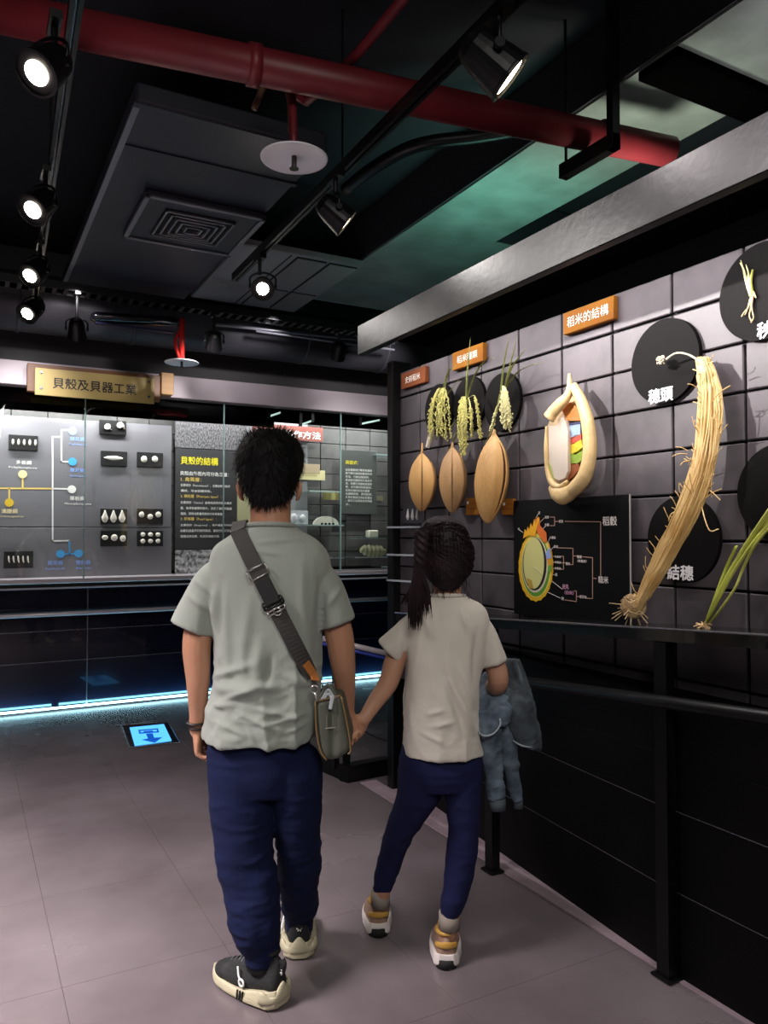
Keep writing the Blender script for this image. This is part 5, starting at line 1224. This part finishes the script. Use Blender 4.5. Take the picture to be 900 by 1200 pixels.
def flow_b(p, n_):
    up = max(0, (p[2]-cc[2])/.05); return np.array([.25*math.sin(p[0]*60), .1, .45*up-.75*(1-min(1, up))])
spikes(me, 5200, .019, .0011, flow_b, 5, 'hair_strands', M_hair, hair)

# shoes
M_sole = mat('sole_cream', 'aaa388', .55, var=.05, scale=20, bump=.2, bscale=30, stretch=(1, 1, 6)); M_up = mat('upper_black', '101112', .75, bump=.25, bscale=150); M_mark = mat('mark_white', 'd8d8d4', .5)
def extra_boy(t, f, wid, Wd):
    # swept up heel counter in the sole colour
    bm = bmesh.new(); pts = []
    for a in np.linspace(-2.5, 2.5, 26):
        u = .16-.165*math.cos(a*.62); v = math.sin(a*.62)*Wd*.56; z0_ = .02; z1_ = .062+.012*math.cos(a*3.0)-.008*abs(a)
        pts.append((u, v, z0_, z1_))
    A = [bm.verts.new(f(u, v, a)) for u, v, a, b in pts]; Bm = [bm.verts.new(f(u-.012, v*1.02, (a+b)/2)) for u, v, a, b in pts]; B2 = [bm.verts.new(f(u+.005, v*.96, b)) for u, v, a, b in pts]
    for k in range(len(pts)-1):
        bm.faces.new((A[k], A[k+1], Bm[k+1], Bm[k])); bm.faces.new((Bm[k], Bm[k+1], B2[k+1], B2[k]))
    me = evalmesh(bm, [('SOLIDIFY', dict(thickness=.008, offset=0)), ('SUBSURF', dict(levels=1))]); mesh_cf(me, 'heel_counter', M_sole, t)
    for k in range(3):
        u = .36+.035*k; bm = bmesh.new(); w = -wid(u)-.010
        prism(bm, [f(u, w, .012), f(u+.014, w, .012), f(u+.004, w, .036), f(u-.010, w, .036)], Vector(f(0, .004, 0))-Vector(f(0, 0, 0))); fin(bm, 'side_mark', M_joint, t, cf=True)
    bm = bmesh.new(); pts = [f(.50, -wid(.5)*.80, .084), f(.46, -wid(.46)*.92, .066), f(.43, -wid(.43)*.97, .058)]; tube(bm, pts, .0028, n=6, seg=10)
    c_ = np.array(f(.405, -wid(.42)*1.0, .052)); e1 = unit(np.array(f(1, 0, 0))-np.array(f(0, 0, 0))); e2 = np.array([0, 0, 1.])
    tube(bm, [c_+(e1*math.cos(a)+e2*math.sin(a))*.009 for a in np.linspace(0, 2*math.pi, 16)], .003, n=6, caps=False); fin(bm, 'lace_loop', M_mark, t, smooth=True, cf=True)
    bm = bmesh.new(); c_ = np.array(f(-.0, 0, .096)); 
    for k in range(6):
        a = k*math.pi/3; tube(bm, [c_+np.array(((np.array(f(0, 1, 0))-np.array(f(0, 0, 0)))*math.cos(a)*.003+e2*math.sin(a)*.003)), c_+np.array(((np.array(f(0, 1, 0))-np.array(f(0, 0, 0)))*math.cos(a)*.0085+e2*math.sin(a)*.0085))], .0017, n=5)
    fin(bm, 'heel_emblem', M_mark, t, cf=True)
    bm = bmesh.new(); tube(bm, [f(.02, 0, .085), f(-.015, 0, .115), f(.01, 0, .128)], [(.009, .003)]*3, n=8, seg=8, ref=(1, 0, 0)); fin(bm, 'pull_tab', M_up, t, smooth=True, cf=True)
boyst = dict(sole=([0, .12, .3, .45, .8, 1], [.050, .052, .040, .030, .030, .028]), top=([0, .05, .3, .42, .6, .8, 1], [.112, .132, .128, .112, .084, .062, .040]), msole=M_sole, mupper=M_up, mcollar=M_up, mlace=mat('lace_grey', '4a4a4c', .6), bulge=.008, extra=extra_boy, collar_tilt=.004, cr=.155)
shoe(root, (-.272, 2.093), math.radians(-52), .262, .094, boyst)
shoe(root, (-.252, 2.318), math.radians(-7), .262, .094, boyst)
for (p_, r) in (((306.5, 1120, D-.065), .041), ((351, 1085, D+.185), .036)):
    c_ = c3(*p_); bm = bmesh.new(); tube(bm, [c_+(0, 0, .03), c_-(0, 0, .03)], r, n=20); fin(bm, 'sock', M_up, root, smooth=True, cf=True)
# wristband
w = c3(231, 847, D+.03)
wb = []
bm = bmesh.new(); tube(bm, [w+(.0255*math.cos(a), .0255*math.sin(a), 0) for a in np.linspace(0, 2*math.pi, 24)], (.0035, .007), n=8, caps=False, ref=(0, 0, 1)); b_ = fin(bm, 'wristband', M_blackm, root, smooth=True, cf=True)
bm = bmesh.new(); w2 = w-(0, 0, .013); tube(bm, [w2+(.0245*math.cos(a), .0245*math.sin(a), .001*math.sin(2*a)) for a in np.linspace(0, 2*math.pi, 24)], (.003, .004), n=8, caps=False, ref=(0, 0, 1)); fin(bm, 'wristband', M_blackm, root, smooth=True, cf=True)

# shoulder bag: top level, hangs from the boy
M_bag = mat('bag_olive', '43463c', .6, var=.08, scale=14, bump=.1, bscale=90); M_strap = mat('strap_charcoal', '2d2b29', .75, bump=.25, bscale=220, stretch=(1, 1, 3)); M_tan = mat('leather_tan', 'a4662f', .5, var=.1, scale=20); M_metal = mat('buckle_metal', 'a8a6a2', .3, metal=.9); M_pipe = mat('piping_tan', '5f4c2c', .6)
bag = empty('shoulder_bag', CF @ Vector(c3(388, 893, D-.02)), 'small olive grey crossbody bag with charcoal strap, worn by the taller child', 'bag', rz=-YAW)
tree = BVHTree.FromPolygons([v.co[:] for v in boy_shirt.vertices], [p.vertices[:] for p in boy_shirt.polygons])
def onshirt(px, py, off=.004, front=False):
    o = Vector((0, 0, CH)); r = ray(px, py, 0).normalized()
    if front:
        q = C(px, py, D); q.y = D+.6; h = tree.ray_cast(q, Vector((0, -1, 0)))
    else: h = tree.ray_cast(o, r)
    if h[0] is None: return None
    return np.array(h[0]+h[1]*off), np.array(h[1])
path = [(281, 626), (287, 640), (296, 655), (304, 672), (311, 686), (320, 703), (329, 722), (338, 742), (348, 762), (356, 779), (363, 794)]
pp = [onshirt(*p) for p in path]; pp = [p for p in pp if p]
# smooth them
pos = np.array([p[0] for p in pp]); nor = np.array([p[1] for p in pp])
for _ in range(3):
    pos[1:-1] = (pos[:-2]+2*pos[1:-1]+pos[2:])/4; nor[1:-1] = (nor[:-2]+2*nor[1:-1]+nor[2:])/4
pos = pos+nor*.0075
def ribbon(bm, pos, nor, w, th):
    A = catmull([np.concatenate([a, b]) for a, b in zip(pos, nor)], len(pos)*4); rows = []
    for i, a in enumerate(A):
        p = a[:3]; n_ = unit(a[3:]); t_ = unit(A[min(i+1, len(A)-1)][:3]-A[max(i-1, 0)][:3]); s = unit(np.cross(t_, n_))
        rows.append([bm.verts.new(p+s*w/2), bm.verts.new(p+s*w/2+n_*th), bm.verts.new(p-s*w/2+n_*th), bm.verts.new(p-s*w/2)])
    for a, b in zip(rows, rows[1:]):
        for k in range(4): bm.faces.new((a[k], a[(k+1) % 4], b[(k+1) % 4], b[k]))
    bm.faces.new(rows[0][::-1]); bm.faces.new(rows[-1])
bm = bmesh.new(); ribbon(bm, pos, nor, .044, .003); st = fin(bm, 'strap', M_strap, bag, cf=True)
# front half of the strap
fr = [(281, 628), (290, 660), (310, 700), (335, 750), (358, 800)]
fp = [p for p in (onshirt(px, py, .006, True) for px, py in fr) if p]
shp = [(pos[0], nor[0]), (pos[0]+np.array([-.004, .040, .022]), unit([-.2, -.1, 1])), (np.array([fp[0][0][0], D+.03, pos[0][2]+.024]), unit([-.2, .3, 1]))]+[(p[0], p[1]) for p in fp if p]+[(c3(372, 830, D+.08), np.array([1., .3, 0]))]
bm = bmesh.new(); ribbon(bm, [s[0] for s in shp], [s[1] for s in shp], .042, .003); fin(bm, 'strap', M_strap, bag, cf=True)
def at_strap(i, f_=0):
    i = min(i, len(pos)-2); p = pos[i]*(1-f_)+pos[i+1]*f_; t_ = unit(pos[i+1]-pos[i]); n_ = unit(nor[i]); return p+n_*.004, t_, n_, unit(np.cross(t_, n_))
def frame(i, f_, w, h, r, name, m, mid=False):
    p, t_, n_, s = at_strap(i, f_); p = p+n_*.003; q = [p+s*w/2+t_*h/2, p-s*w/2+t_*h/2, p-s*w/2-t_*h/2, p+s*w/2-t_*h/2]
    bm = bmesh.new()
    for k in range(4): tube(bm, [q[k], q[(k+1) % 4]], r, n=8)
    if mid: tube(bm, [p+s*w/2, p-s*w/2], r, n=8)
    return fin(bm, name, m, bag, smooth=True, cf=True)
frame(3, .0, .056, .028, .0022, 'slider', M_metal)
frame(5, .1, .056, .020, .0030, 'buckle', M_blackm, True)
p, t_, n_, s = at_strap(4, .3); bm = bmesh.new(); ribbon(bm, [p-t_*.03, p, p+t_*.035], [n_]*3, .040, .007); fin(bm, 'buckle_block', mat('buckle_black', '161616', .5), bag, cf=True)
frame(5, .55, .050, .010, .0026, 'slider', M_metal)
p, t_, n_, s = at_strap(6, -.35); bm = bmesh.new(); c_ = p-s*0+n_*.004; tube(bm, [c_+(s*math.cos(a)+t_*math.sin(a))*.010 for a in np.linspace(0, 2*math.pi, 18)], .0022, n=6, caps=False); fin(bm, 'ring', M_metal, bag, smooth=True, cf=True)
e0 = pos[-1]; e1 = c3(371, 806, D-.12)
bm = bmesh.new(); ribbon(bm, [pos[-2]+nor[-2]*.006, e0+nor[-1]*.006, (e0+e1)/2+nor[-1]*.006], [nor[-2], nor[-1], nor[-1]], .024, .004); fin(bm, 'leather_tab', M_tan, bag, cf=True)
bm = bmesh.new(); c_ = c3(369, 808, D-.12); tube(bm, [c_+np.array([.010*math.cos(a), 0, .010*math.sin(a)]) for a in np.linspace(0, 2*math.pi, 18)], .0024, n=6, caps=False); tube(bm, [c_-np.array([0, 0, .008]), c_+np.array([.008, 0, -.03])], .004, n=8); fin(bm, 'swivel_hook', M_metal, bag, smooth=True, cf=True)
# bag body: gusset side seen from behind
def bagp(px, py, d): return c3(px, py, d)
dn, df = D-.10, D+.13
bm = bmesh.new(); outl = [(369, 822), (384, 819), (399, 815), (404, 835), (409, 860), (411, 874), (409, 882), (396, 890), (382, 892), (375, 880), (371, 855)]
a = [bm.verts.new(bagp(x, y, dn)) for x, y in outl]; b = [bm.verts.new(bagp(x, y, dn)+np.array([0, df-dn, 0])) for x, y in outl]
bm.faces.new(a); bm.faces.new(b[::-1]); n = len(a)
for i in range(n): bm.faces.new((a[i], b[i], b[(i+1) % n], a[(i+1) % n]))
bmesh.ops.recalc_face_normals(bm, faces=bm.faces)
me = evalmesh(bm, [('BEVEL', dict(width=.012, segments=3)), ('REMESH', dict(mode='VOXEL', voxel_size=.005)), ('SMOOTH', dict(factor=.5, iterations=3))])
def fbag(co, no):
    return cloth_noise(co, no, 14, .004, (1, 1, .6), 21)-.006*np.exp(-((co[:, 0]-X(391, dn))/.010)**2)*np.clip(-no[:, 1], 0, 1)
displace(me, fbag); mesh_cf(me, 'bag_body', M_bag, bag)
for L_ in ([(370, 822), (371, 855), (376, 880), (383, 891)], [(400, 816), (405, 838), (410, 866), (411, 880), (408, 884)]):
    for dd in (dn, df):
        bm = bmesh.new(); tube(bm, [bagp(x, y, dn)+np.array([0, dd-dn, 0]) for x, y in L_], .0032, n=8, seg=16); fin(bm, 'piping', M_pipe, bag, smooth=True, cf=True)
bm = bmesh.new(); tube(bm, [bagp(369, 822, dn), bagp(384, 819, dn), bagp(400, 815, dn)], .003, n=8, seg=10); fin(bm, 'piping', M_pipe, bag, smooth=True, cf=True)
M_zip = mat('zip_grey', '9aa0a4', .4)
for k, (h, r) in enumerate(((.035, .0045), (.022, .004), (.012, .004))):
    bm = bmesh.new(); a = bagp(372+2*k, 824, dn+.01); b = bagp(397-2*k, 822, dn+.01); m_ = (a+b)/2+np.array([0, 0, h+.012])
    tube(bm, [a, a*.75+b*.25+np.array([0, 0, h*.8]), m_, a*.25+b*.75+np.array([0, 0, h*.8]), b], r, n=8, seg=20, flat=.5); fin(bm, 'handle' if k == 0 else 'zip_track', M_bag if k == 0 else M_zip, bag, smooth=True, cf=True)
bm = bmesh.new(); a = bagp(390, 815, dn-.008); b = bagp(387, 831, dn-.010); tube(bm, [a, b], [(.006, .002), (.005, .002)], n=8, ref=(1, 0, 0)); fin(bm, 'zip_pull', M_zip, bag, cf=True)
bm = bmesh.new(); tube(bm, [bagp(381, 854, dn-.004), bagp(393, 852.5, dn-.004)], (.0016, .002), n=6); tube(bm, [bagp(383, 838, dn-.002), bagp(383, 852, dn-.003)], .001, n=5); tube(bm, [bagp(390, 837, dn-.002), bagp(390, 851, dn-.003)], .001, n=5); fin(bm, 'side_tab', mat('bag_stitch', '6b6c60', .7), bag, cf=True)

# ================================================================== the girl
G = 2.34
groot = empty('person', CF @ Vector((.13, 2.38, 0)), 'smaller child with dark ponytail, cream T-shirt and blue leggings, carrying a denim jacket', 'person', rz=-YAW)
gx_ = lambda px, d=G: (px-450)/F*d
bm = bmesh.new()
gc = c3(521, 650, G+.01)
head(bm, gc, .068, .086, .20, ear=False)
limb(bm, [c3(524, 712, G), c3(524, 700, G), c3(524, 688, G), c3(523, 668, G+.01)], [(.050, .046), (.043, .043), (.043, .043), (.045, .045)], n=20, ref=(1, 0, 0))
def gz(py, d=G): return c3(0, py, d)[2]
hloft(bm, [(gx_(524), G, gz(702), .055, .045), (gx_(524), G, gz(712), .105, .06), (gx_(523), G, gz(735), .115, .072), (gx_(519), G, gz(775), .105, .072), (gx_(517), G, gz(820), .098, .072), (gx_(517), G+.005, gz(865), .096, .068), (gx_(518), G+.01, gz(890), .096, .070), (gx_(520), G+.01, gz(908), .07, .06)], n=32, seg=26)
limb(bm, [c3(491, 730, G), c3(475, 750, G), c3(463, 775, G-.01), c3(455, 800, G-.02), c3(440, 822, G-.03), c3(429, 839, G-.045), c3(426, 844, G-.05)], [.030, .033, .033, .030, .025, .0205, .019], n=16, seg=30)
hand(bm, c3(428, 840, G-.05), (-.62, -.05, -.78), (-.25, 1, .1), -1, .76, curl=(38, 48, 40), thumb=(.6, .5, .5))
limb(bm, [c3(556, 730, G), c3(569, 752, G), c3(580, 778, G), c3(584, 798, G), c3(580, 806, G+.05), c3(576, 802, G+.12), c3(566, 800, G+.17)], [.029, .032, .032, .031, .028, .023, .019], n=16, seg=30)
hand(bm, c3(566, 800, G+.17), (-1, .3, .1), (0, -.2, -1), 1, .74, curl=(30, 40, 30))
LG = [c3(497, 892, G+.01), c3(492, 930, G+.02), c3(477, 960, G+.04), c3(464, 990, G+.08), c3(452, 1025, G+.11), c3(446, 1055, G+.13), c3(444, 1062, G+.14)]
limb(bm, LG, [.056, .050, .040, .034, .028, .025, .025], n=16, seg=30)
RG = [c3(541, 892, G+.01), c3(543, 930, G), c3(543, 975, G-.01), c3(540, 1005, G-.02), c3(533, 1045, G-.03), c3(527, 1085, G-.03), c3(524, 1098, G-.02)]
limb(bm, RG, [.050, .044, .038, .034, .028, .026, .027], n=16, seg=30)
me = fuse(bm, .0036, 4); mesh_cf(me, 'body', M_skin2, groot)
face_bits(gc, .086, groot, 'a8605a')
# shirt
bm = bmesh.new()
hloft(bm, shirt_rows([(504, 545, 698, .048, 2.0), (499, 552, 702, .055, 2.1), (486, 564, 708, .066, 2.2), (479, 571, 718, .078, 2.4), (475, 573, 738, .088, 2.5), (474, 568, 768, .092, 2.4), (474, 561, 800, .096, 2.3), (473, 560, 840, .104, 2.2), (472, 563, 868, .108, 2.2), (471, 566, 881, .108, 2.2)], G), n=48, seg=40)
tube(bm, [c3(497, 728, G), c3(487, 731, G), c3(476, 743, G), c3(463, 757, G), c3(456.5, 764, G)], [(.026, .034), (.036, .044), (.042, .050), (.047, .052), (.049, .052)], n=24, ref=(1, 0, 0), seg=20)
tube(bm, [c3(550, 728, G), c3(559, 731, G), c3(567, 745, G), c3(575, 766, G), c3(578.5, 777, G)], [(.026, .034), (.033, .044), (.038, .048), (.039, .048), (.040, .048)], n=24, ref=(1, 0, 0), seg=20)
me = fuse(bm, .0046, 6); segs = []
DG = G-.10
for a, b, w, amp in (((505, 715), (528, 800), 5, .004), ((528, 800), (556, 862), 4, .007), ((520, 790), (545, 865), 4, -.005), ((538, 780), (556, 830), 4, .004), ((560, 740), (556, 800), 4, -.005), ((498, 718), (488, 800), 6, .004), ((480, 830), (487, 880), 4, .003), ((500, 838), (520, 832), 3, .003), ((505, 852), (530, 846), 3, .003), ((495, 860), (520, 870), 3, .003), ((492, 705), (505, 745), 4, .004), ((474, 750), (476, 800), 3, -.004), ((512, 730), (522, 790), 5, -.004), ((478, 722), (474, 760), 4, -.004), ((540, 715), (552, 745), 4, .004)):
    segs.append(((X(a[0], DG), Z(a[1], DG)), (X(b[0], DG), Z(b[1], DG)), w/F*2.24, amp))
displace(me, lambda co, no: cloth_noise(co, no, 10, .0075, (1.5, 1.5, .45), 13)*np.clip((1.1-co[:, 2])/.2, .4, 1)+cloth_noise(co, no, 22, .003, (1, 1, 1.4), 15)*np.clip((.9-co[:, 2])/.2, 0, 1)+crease(co, no, segs)*2.1)
gsh = mesh_cf(me, 't_shirt', M_shirt2, groot)
cN = c3(524.5, 699, G); ringband([(cN[0]+.052*math.cos(a), cN[1]+.050*math.sin(a), cN[2]+.002-.005*math.sin(a)) for a in np.linspace(0, 2*math.pi, 40)[:-1]], (.004, .006), 'neckband', M_shirt2, gsh)
# leggings
bm = bmesh.new()
hloft(bm, [(gx_(518), G, gz(862), .110, .085), (gx_(517), G+.004, gz(885), .126, .098), (gx_(517), G+.008, gz(905), .124, .098), (gx_(518), G+.01, gz(922), .110, .085)], n=40, seg=16)
limb(bm, [c3(495, 905, G+.012), c3(490, 930, G+.02), c3(478, 955, G+.04), c3(467, 978, G+.07), c3(459, 1003, G+.10), c3(451.5, 1027, G+.12), c3(447.5, 1043, G+.13)], [(.074, .082), (.065, .075), (.052, .058), (.044, .050), (.039, .042), (.034, .036), (.027, .030)], n=24, seg=40, ref=(1, 0, 0))
limb(bm, [c3(541, 905, G+.01), c3(542.5, 930, G), c3(543, 965, G-.01), c3(541, 1000, G-.02), c3(536, 1035, G-.03), c3(530, 1058, G-.035), c3(528, 1066, G-.035)], [(.064, .078), (.055, .070), (.048, .058), (.045, .050), (.041, .044), (.034, .036), (.030, .032)], n=24, seg=40, ref=(1, 0, 0))
me = fuse(bm, .005, 5)
displace(me, lambda co, no: cloth_noise(co, no, 10, .006, (1, .8, 1.8), 31)*.9)
mesh_cf(me, 'leggings', M_pant2, groot)
# socks
M_sock = mat('sock_grey', '8a8078', .9)
for (c_, r) in ((c3(446, 1050, G+.13), .030), (c3(526.5, 1076, G-.03), .031)):
    bm = bmesh.new(); tube(bm, [c_+(0, 0, .02), c_-(0, 0, .03)], r, n=20); fin(bm, 'sock', M_sock, groot, smooth=True, cf=True)
# shoes
M_wh = mat('midsole_white', 'd6cdc8', .5); M_tanp = mat('upper_taupe', '8b6f5f', .6, bump=.1, bscale=80); M_gold = mat('collar_gold', 'b48a3e', .5)
def extra_girl(t, f, wid, Wd):
    bm = bmesh.new(); n = 12; pts = [(.14-.150*math.cos(a), math.sin(a)*Wd*.36) for a in np.linspace(-1.1, 1.1, n)]
    A = [bm.verts.new(f(u-.012, v, .001)) for u, v in pts]; B = [bm.verts.new(f(u-.018, v*.85, .026)) for u, v in pts]
    for k in range(n-1): bm.faces.new((A[k], A[k+1], B[k+1], B[k]))
    me = evalmesh(bm, [('SOLIDIFY', dict(thickness=.008, offset=0))]); mesh_cf(me, 'heel_rubber', M_joint, t)
    bm = bmesh.new(); pts = [(.16-.17*math.cos(a), math.sin(a)*Wd*.42) for a in np.linspace(-1.2, 1.2, n)]
    A = [bm.verts.new(f(u, v*1.05, .058)) for u, v in pts]; B = [bm.verts.new(f(u+.005, v*.9, .082-.010*abs(v)/(Wd*.42))) for u, v in pts]; C_ = [bm.verts.new(f(u+.0, v*1.12, .036)) for u, v in pts]
    for k in range(n-1): bm.faces.new((A[k], A[k+1], B[k+1], B[k]))
    me = evalmesh(bm, [('SOLIDIFY', dict(thickness=.006, offset=0)), ('SUBSURF', dict(levels=1))]); mesh_cf(me, 'heel_tab', M_gold, t)
girlst = dict(sole=([0, .15, .3, .5, 1], [.040, .040, .032, .026, .022]), top=([0, .05, .3, .45, .6, .8, 1], [.074, .086, .084, .074, .060, .048, .034]), msole=M_wh, mupper=M_tanp, mcollar=M_gold, mlace=M_wh, bulge=.004, extra=extra_girl, collar_tilt=.006)
shoe(groot, ((443.5-450)/F*2.46, 2.455), math.radians(-3), .215, .084, girlst, lift=.0)
shoe(groot, ((522-450)/F*2.275, 2.275), math.radians(3), .215, .084, girlst)

# hair
gx0, gy0, gz0 = gc
rows = [(gx0+.004, gy0-.054, gz(690), .020, .014), (gx0+.004, gy0-.050, gz(685), .040, .024), (gx0+.004, gy0-.042, gz(677), .058, .044), (gx0+.004, gy0-.024, gz(666), .074, .072), (gx0+.001, gy0-.012, gz(650), .085, .090), (gx0-.004, gy0-.006, gz(636), .0825, .098), (gx0-.006, gy0-.002, gz(622), .072, .092), (gx0-.006, gy0, gz(611), .050, .066), (gx0-.006, gy0, gz(605), .020, .026)]
me = shell_from(rows, 40, 34, lambda co, no: .0018*np.sin(np.arctan2(co[:, 1]-gy0, co[:, 0]-gx0)*60+co[:, 2]*40)+cloth_noise(co, no, 30, .003, (1, 1, .3), 2))
tie = c3(493, 630, G-.06)
ghair = mesh_cf(me.copy(), 'hair', M_hair2, groot)
tr2 = BVHTree.FromPolygons([v.co[:] for v in me.vertices], [p.vertices[:] for p in me.polygons])
r = random.Random(3); bm = bmesh.new()
# combed strands running to the tie on the left
for k in range(260):
    a = r.uniform(-1.3, 1.35); sx_ = gx0+.084*math.sin(a)*1.1; st_ = np.array([sx_+.03, gy0-.02-.07*math.cos(a), gz(r.uniform(606, 680))])
    pts = []
    for s in np.linspace(0, 1, 9):
        p = st_*(1-s)+np.array([tie[0], tie[1]+.02, tie[2]])*s
        h = tr2.find_nearest(Vector(p))
        if h[0]: p = np.array(h[0])+np.array(h[1])*.0015
        pts.append(p)
    tube(bm, pts, [(.0026, .0012)]*9, n=4, seg=12, caps=False)
# loose wisps at the nape and right side
for k in range(46):
    x0_ = r.uniform(505, 549); p = c3(x0_, 674+r.uniform(-8, 8), G-.055+abs(x0_-521)*.0012)
    tube(bm, [p, p+np.array([r.uniform(-.006, .012), -.004, -.03]), p+np.array([r.uniform(-.01, .02)+(x0_-521)*.0004, .0, -.05-r.random()*.02])], [.0012, .0010, .0004], n=3, seg=8, caps=False)
fin(bm, 'hair_strands', M_hair2, ghair, kind='stuff', cf=True, fix=False)
# ponytail: twisted upper part and a fan of locks below
ptail = empty('x', (0, 0, 0)); bpy.data.objects.remove(ptail)
bm = bmesh.new()
for s in range(3):
    pts = []
    for i in range(30):
        u = i/29; c_ = c3(494-5*u+1.5*math.sin(3*u), 622+62*u, G-.085-.02*math.sin(math.pi*u)); a = u*15+s*2.094; R_ = .0125*(1-.2*u)
        pts.append(c_+np.array([R_*math.cos(a), R_*.7*math.sin(a), 0]))
    tube(bm, pts, [.012*(1-.25*i/29) for i in range(30)], n=8)
for k in range(170):
    u0 = r.uniform(-1, 1); w_ = r.uniform(.3, 1)
    end = r.choice([0, 1, 1, 1, 2])
    tgt = [(475+4*u0, 704+r.uniform(-4, 5)), (487+7*u0, 731+r.uniform(-10, 8)), (500+5*u0, 712+r.uniform(-8, 14))][end]
    m1 = (491+5*u0, 668); m2 = [(483+3*u0, 690), (488+9*u0, 700), (497+6*u0, 692)][end]
    dd = G-.105+.014*r.uniform(-1, 1)
    pts = [c3(492+3*u0, 640, dd+.02), c3(*m1, dd), c3(*m2, dd-.006), c3(tgt[0]+3*math.sin(k), tgt[1], dd+.004)]
    tube(bm, pts, [(.003, .002), (.0028, .002), (.0022, .0015), (.0005, .0005)], n=4, seg=14, caps=False)
pt = fin(bm, 'ponytail', M_hair2, ghair, cf=True, fix=False)
bm = bmesh.new(); c_ = c3(492, 628, G-.085); tube(bm, [c_+np.array([.016*math.cos(a), .012*math.sin(a), .004*math.sin(a)]) for a in np.linspace(0, 2*math.pi, 20)], .005, n=8, caps=False); fin(bm, 'hair_tie', mat('tie_dark', '241a1e', .6), ghair, smooth=True, cf=True)

# ------------------------------------------------------------------ denim jacket hanging over the arm
M_den = mat('denim', '343f4e', .85, col2='6c7b88', scale=14, bump=.3, bscale=200); M_den2 = mat('denim_dark', '262c33', .85, col2='4a545a', scale=16, bump=.3, bscale=200); M_stitch = mat('stitch', '8a9299', .8)
jk = empty('denim_jacket', CF @ Vector(c3(600, 950, G+.05)), 'crumpled washed denim jacket hanging over the right arm of the smaller child', 'jacket', rz=-YAW)
def drape(name, cols, m, th=.012, amp=.008, seed=1, sc=12):
    """cols: list of vertical pixel polylines (px,py,d) left to right"""
    N = 26; G_ = [catmull(np.array([c3(*p) for p in c_]), N) for c_ in cols]; M_ = 22; bm = bmesh.new(); grid = []
    for i in range(N):
        row = catmull([g[i] for g in G_], M_); grid.append([bm.verts.new(p) for p in row])
    for i in range(N-1):
        for k in range(M_-1): bm.faces.new((grid[i][k], grid[i][k+1], grid[i+1][k+1], grid[i+1][k]))
    bmesh.ops.recalc_face_normals(bm, faces=bm.faces)
    me = evalmesh(bm, [('SUBSURF', dict(levels=1)), ('SOLIDIFY', dict(thickness=th, offset=0))])
    displace(me, lambda co, no: cloth_noise(co, no, sc, amp, (1.4, 1.4, .6), seed)+cloth_noise(co, no, sc*2.2, amp*.5, (1, 1, 1.2), seed+4))
    return mesh_cf(me, name, m, jk)
drape('jacket_body', [[(560, 800, G+.12), (558, 818, G+.05), (557, 836, G+.0), (557, 853, G-.02)], [(573, 790, G+.12), (569, 812, G+.07), (571, 838, G-.03), (570, 864, G-.05)], [(588, 786, G+.11), (584, 812, G+.05), (588, 832, G-.04), (584, 852, G-.06)], [(600, 780, G+.09), (603, 804, G+.04), (604, 828, G-.02), (598, 846, G-.02)]], M_den, .012, .014, 2)
drape('back_panel', [[(590, 778, G+.09), (592, 800, G+.07), (592, 830, G-.01), (600, 858, G+.0), (602, 868, G+.01)], [(597, 773, G+.06), (603, 800, G+.02), (608, 830, G-.03), (612, 862, G-.02), (614, 874, G-.01)], [(606, 774, G+.03), (614, 802, G-.01), (620, 832, G+.0), (624, 862, G+.01), (626, 877, G+.02)], [(607, 776, G+.10), (617, 806, G+.08), (626, 838, G+.08), (632, 866, G+.09), (633, 878, G+.10)]], M_den2, .010, .013, 6)
def sleeve(pts, rad, seed, m=M_den):
    bm = bmesh.new(); tube(bm, [c3(*p) for p in pts], rad, n=24, seg=40, ref=(1, 0, 0)); me = evalmesh(bm, [('SUBSURF', dict(levels=1))])
    displace(me, lambda co, no: cloth_noise(co, no, 14, .012, (1, 1, 1.2), seed)+cloth_noise(co, no, 40, .0025, (1, 1, 1.5), seed+3)); return mesh_cf(me, 'sleeve', m, jk)
s1 = sleeve([(570, 832, G-.02), (573, 855, G-.03), (577, 885, G-.02), (580, 915, G-.01), (582.5, 936, G-.01)], [(.035, .018), (.037, .022), (.030, .020), (.025, .018), (.023, .016)], 3)
s2 = sleeve([(590, 842, G+.0), (594, 870, G+.01), (599, 900, G+.02), (604, 926, G+.03), (607, 938, G+.03)], [(.028, .016), (.028, .018), (.022, .016), (.016, .013), (.013, .012)], 5)
for (p, rx, s_, tx) in (((583, 943, G-.01), .0245, s1, 0), ((607.5, 941, G+.03), .0135, s2, .2)):
    c_ = c3(*p); bm = bmesh.new(); tube(bm, [c_+(0, 0, .018), c_-(.0, 0, .016)], [(rx, rx*.72), (rx*1.03, rx*.75)], n=20, ref=(1, 0, 0)); fin(bm, 'cuff', M_den2, s_, smooth=True, cf=True)
def stitchline(pts, r=.0016, par=jk, n='hem_seam'):
    bm = bmesh.new(); tube(bm, [c3(*p) for p in pts], r, n=6, seg=20); fin(bm, n, M_stitch, par, smooth=True, cf=True)
stitchline([(557, 853, G-.035), (566, 862, G-.072), (578, 860, G-.08), (586, 850, G-.08), (586, 842, G-.075)], .0028)
stitchline([(601, 868, G-.01), (612, 874, G-.03), (624, 876, G-.0), (633, 877, G+.08)], .0026)
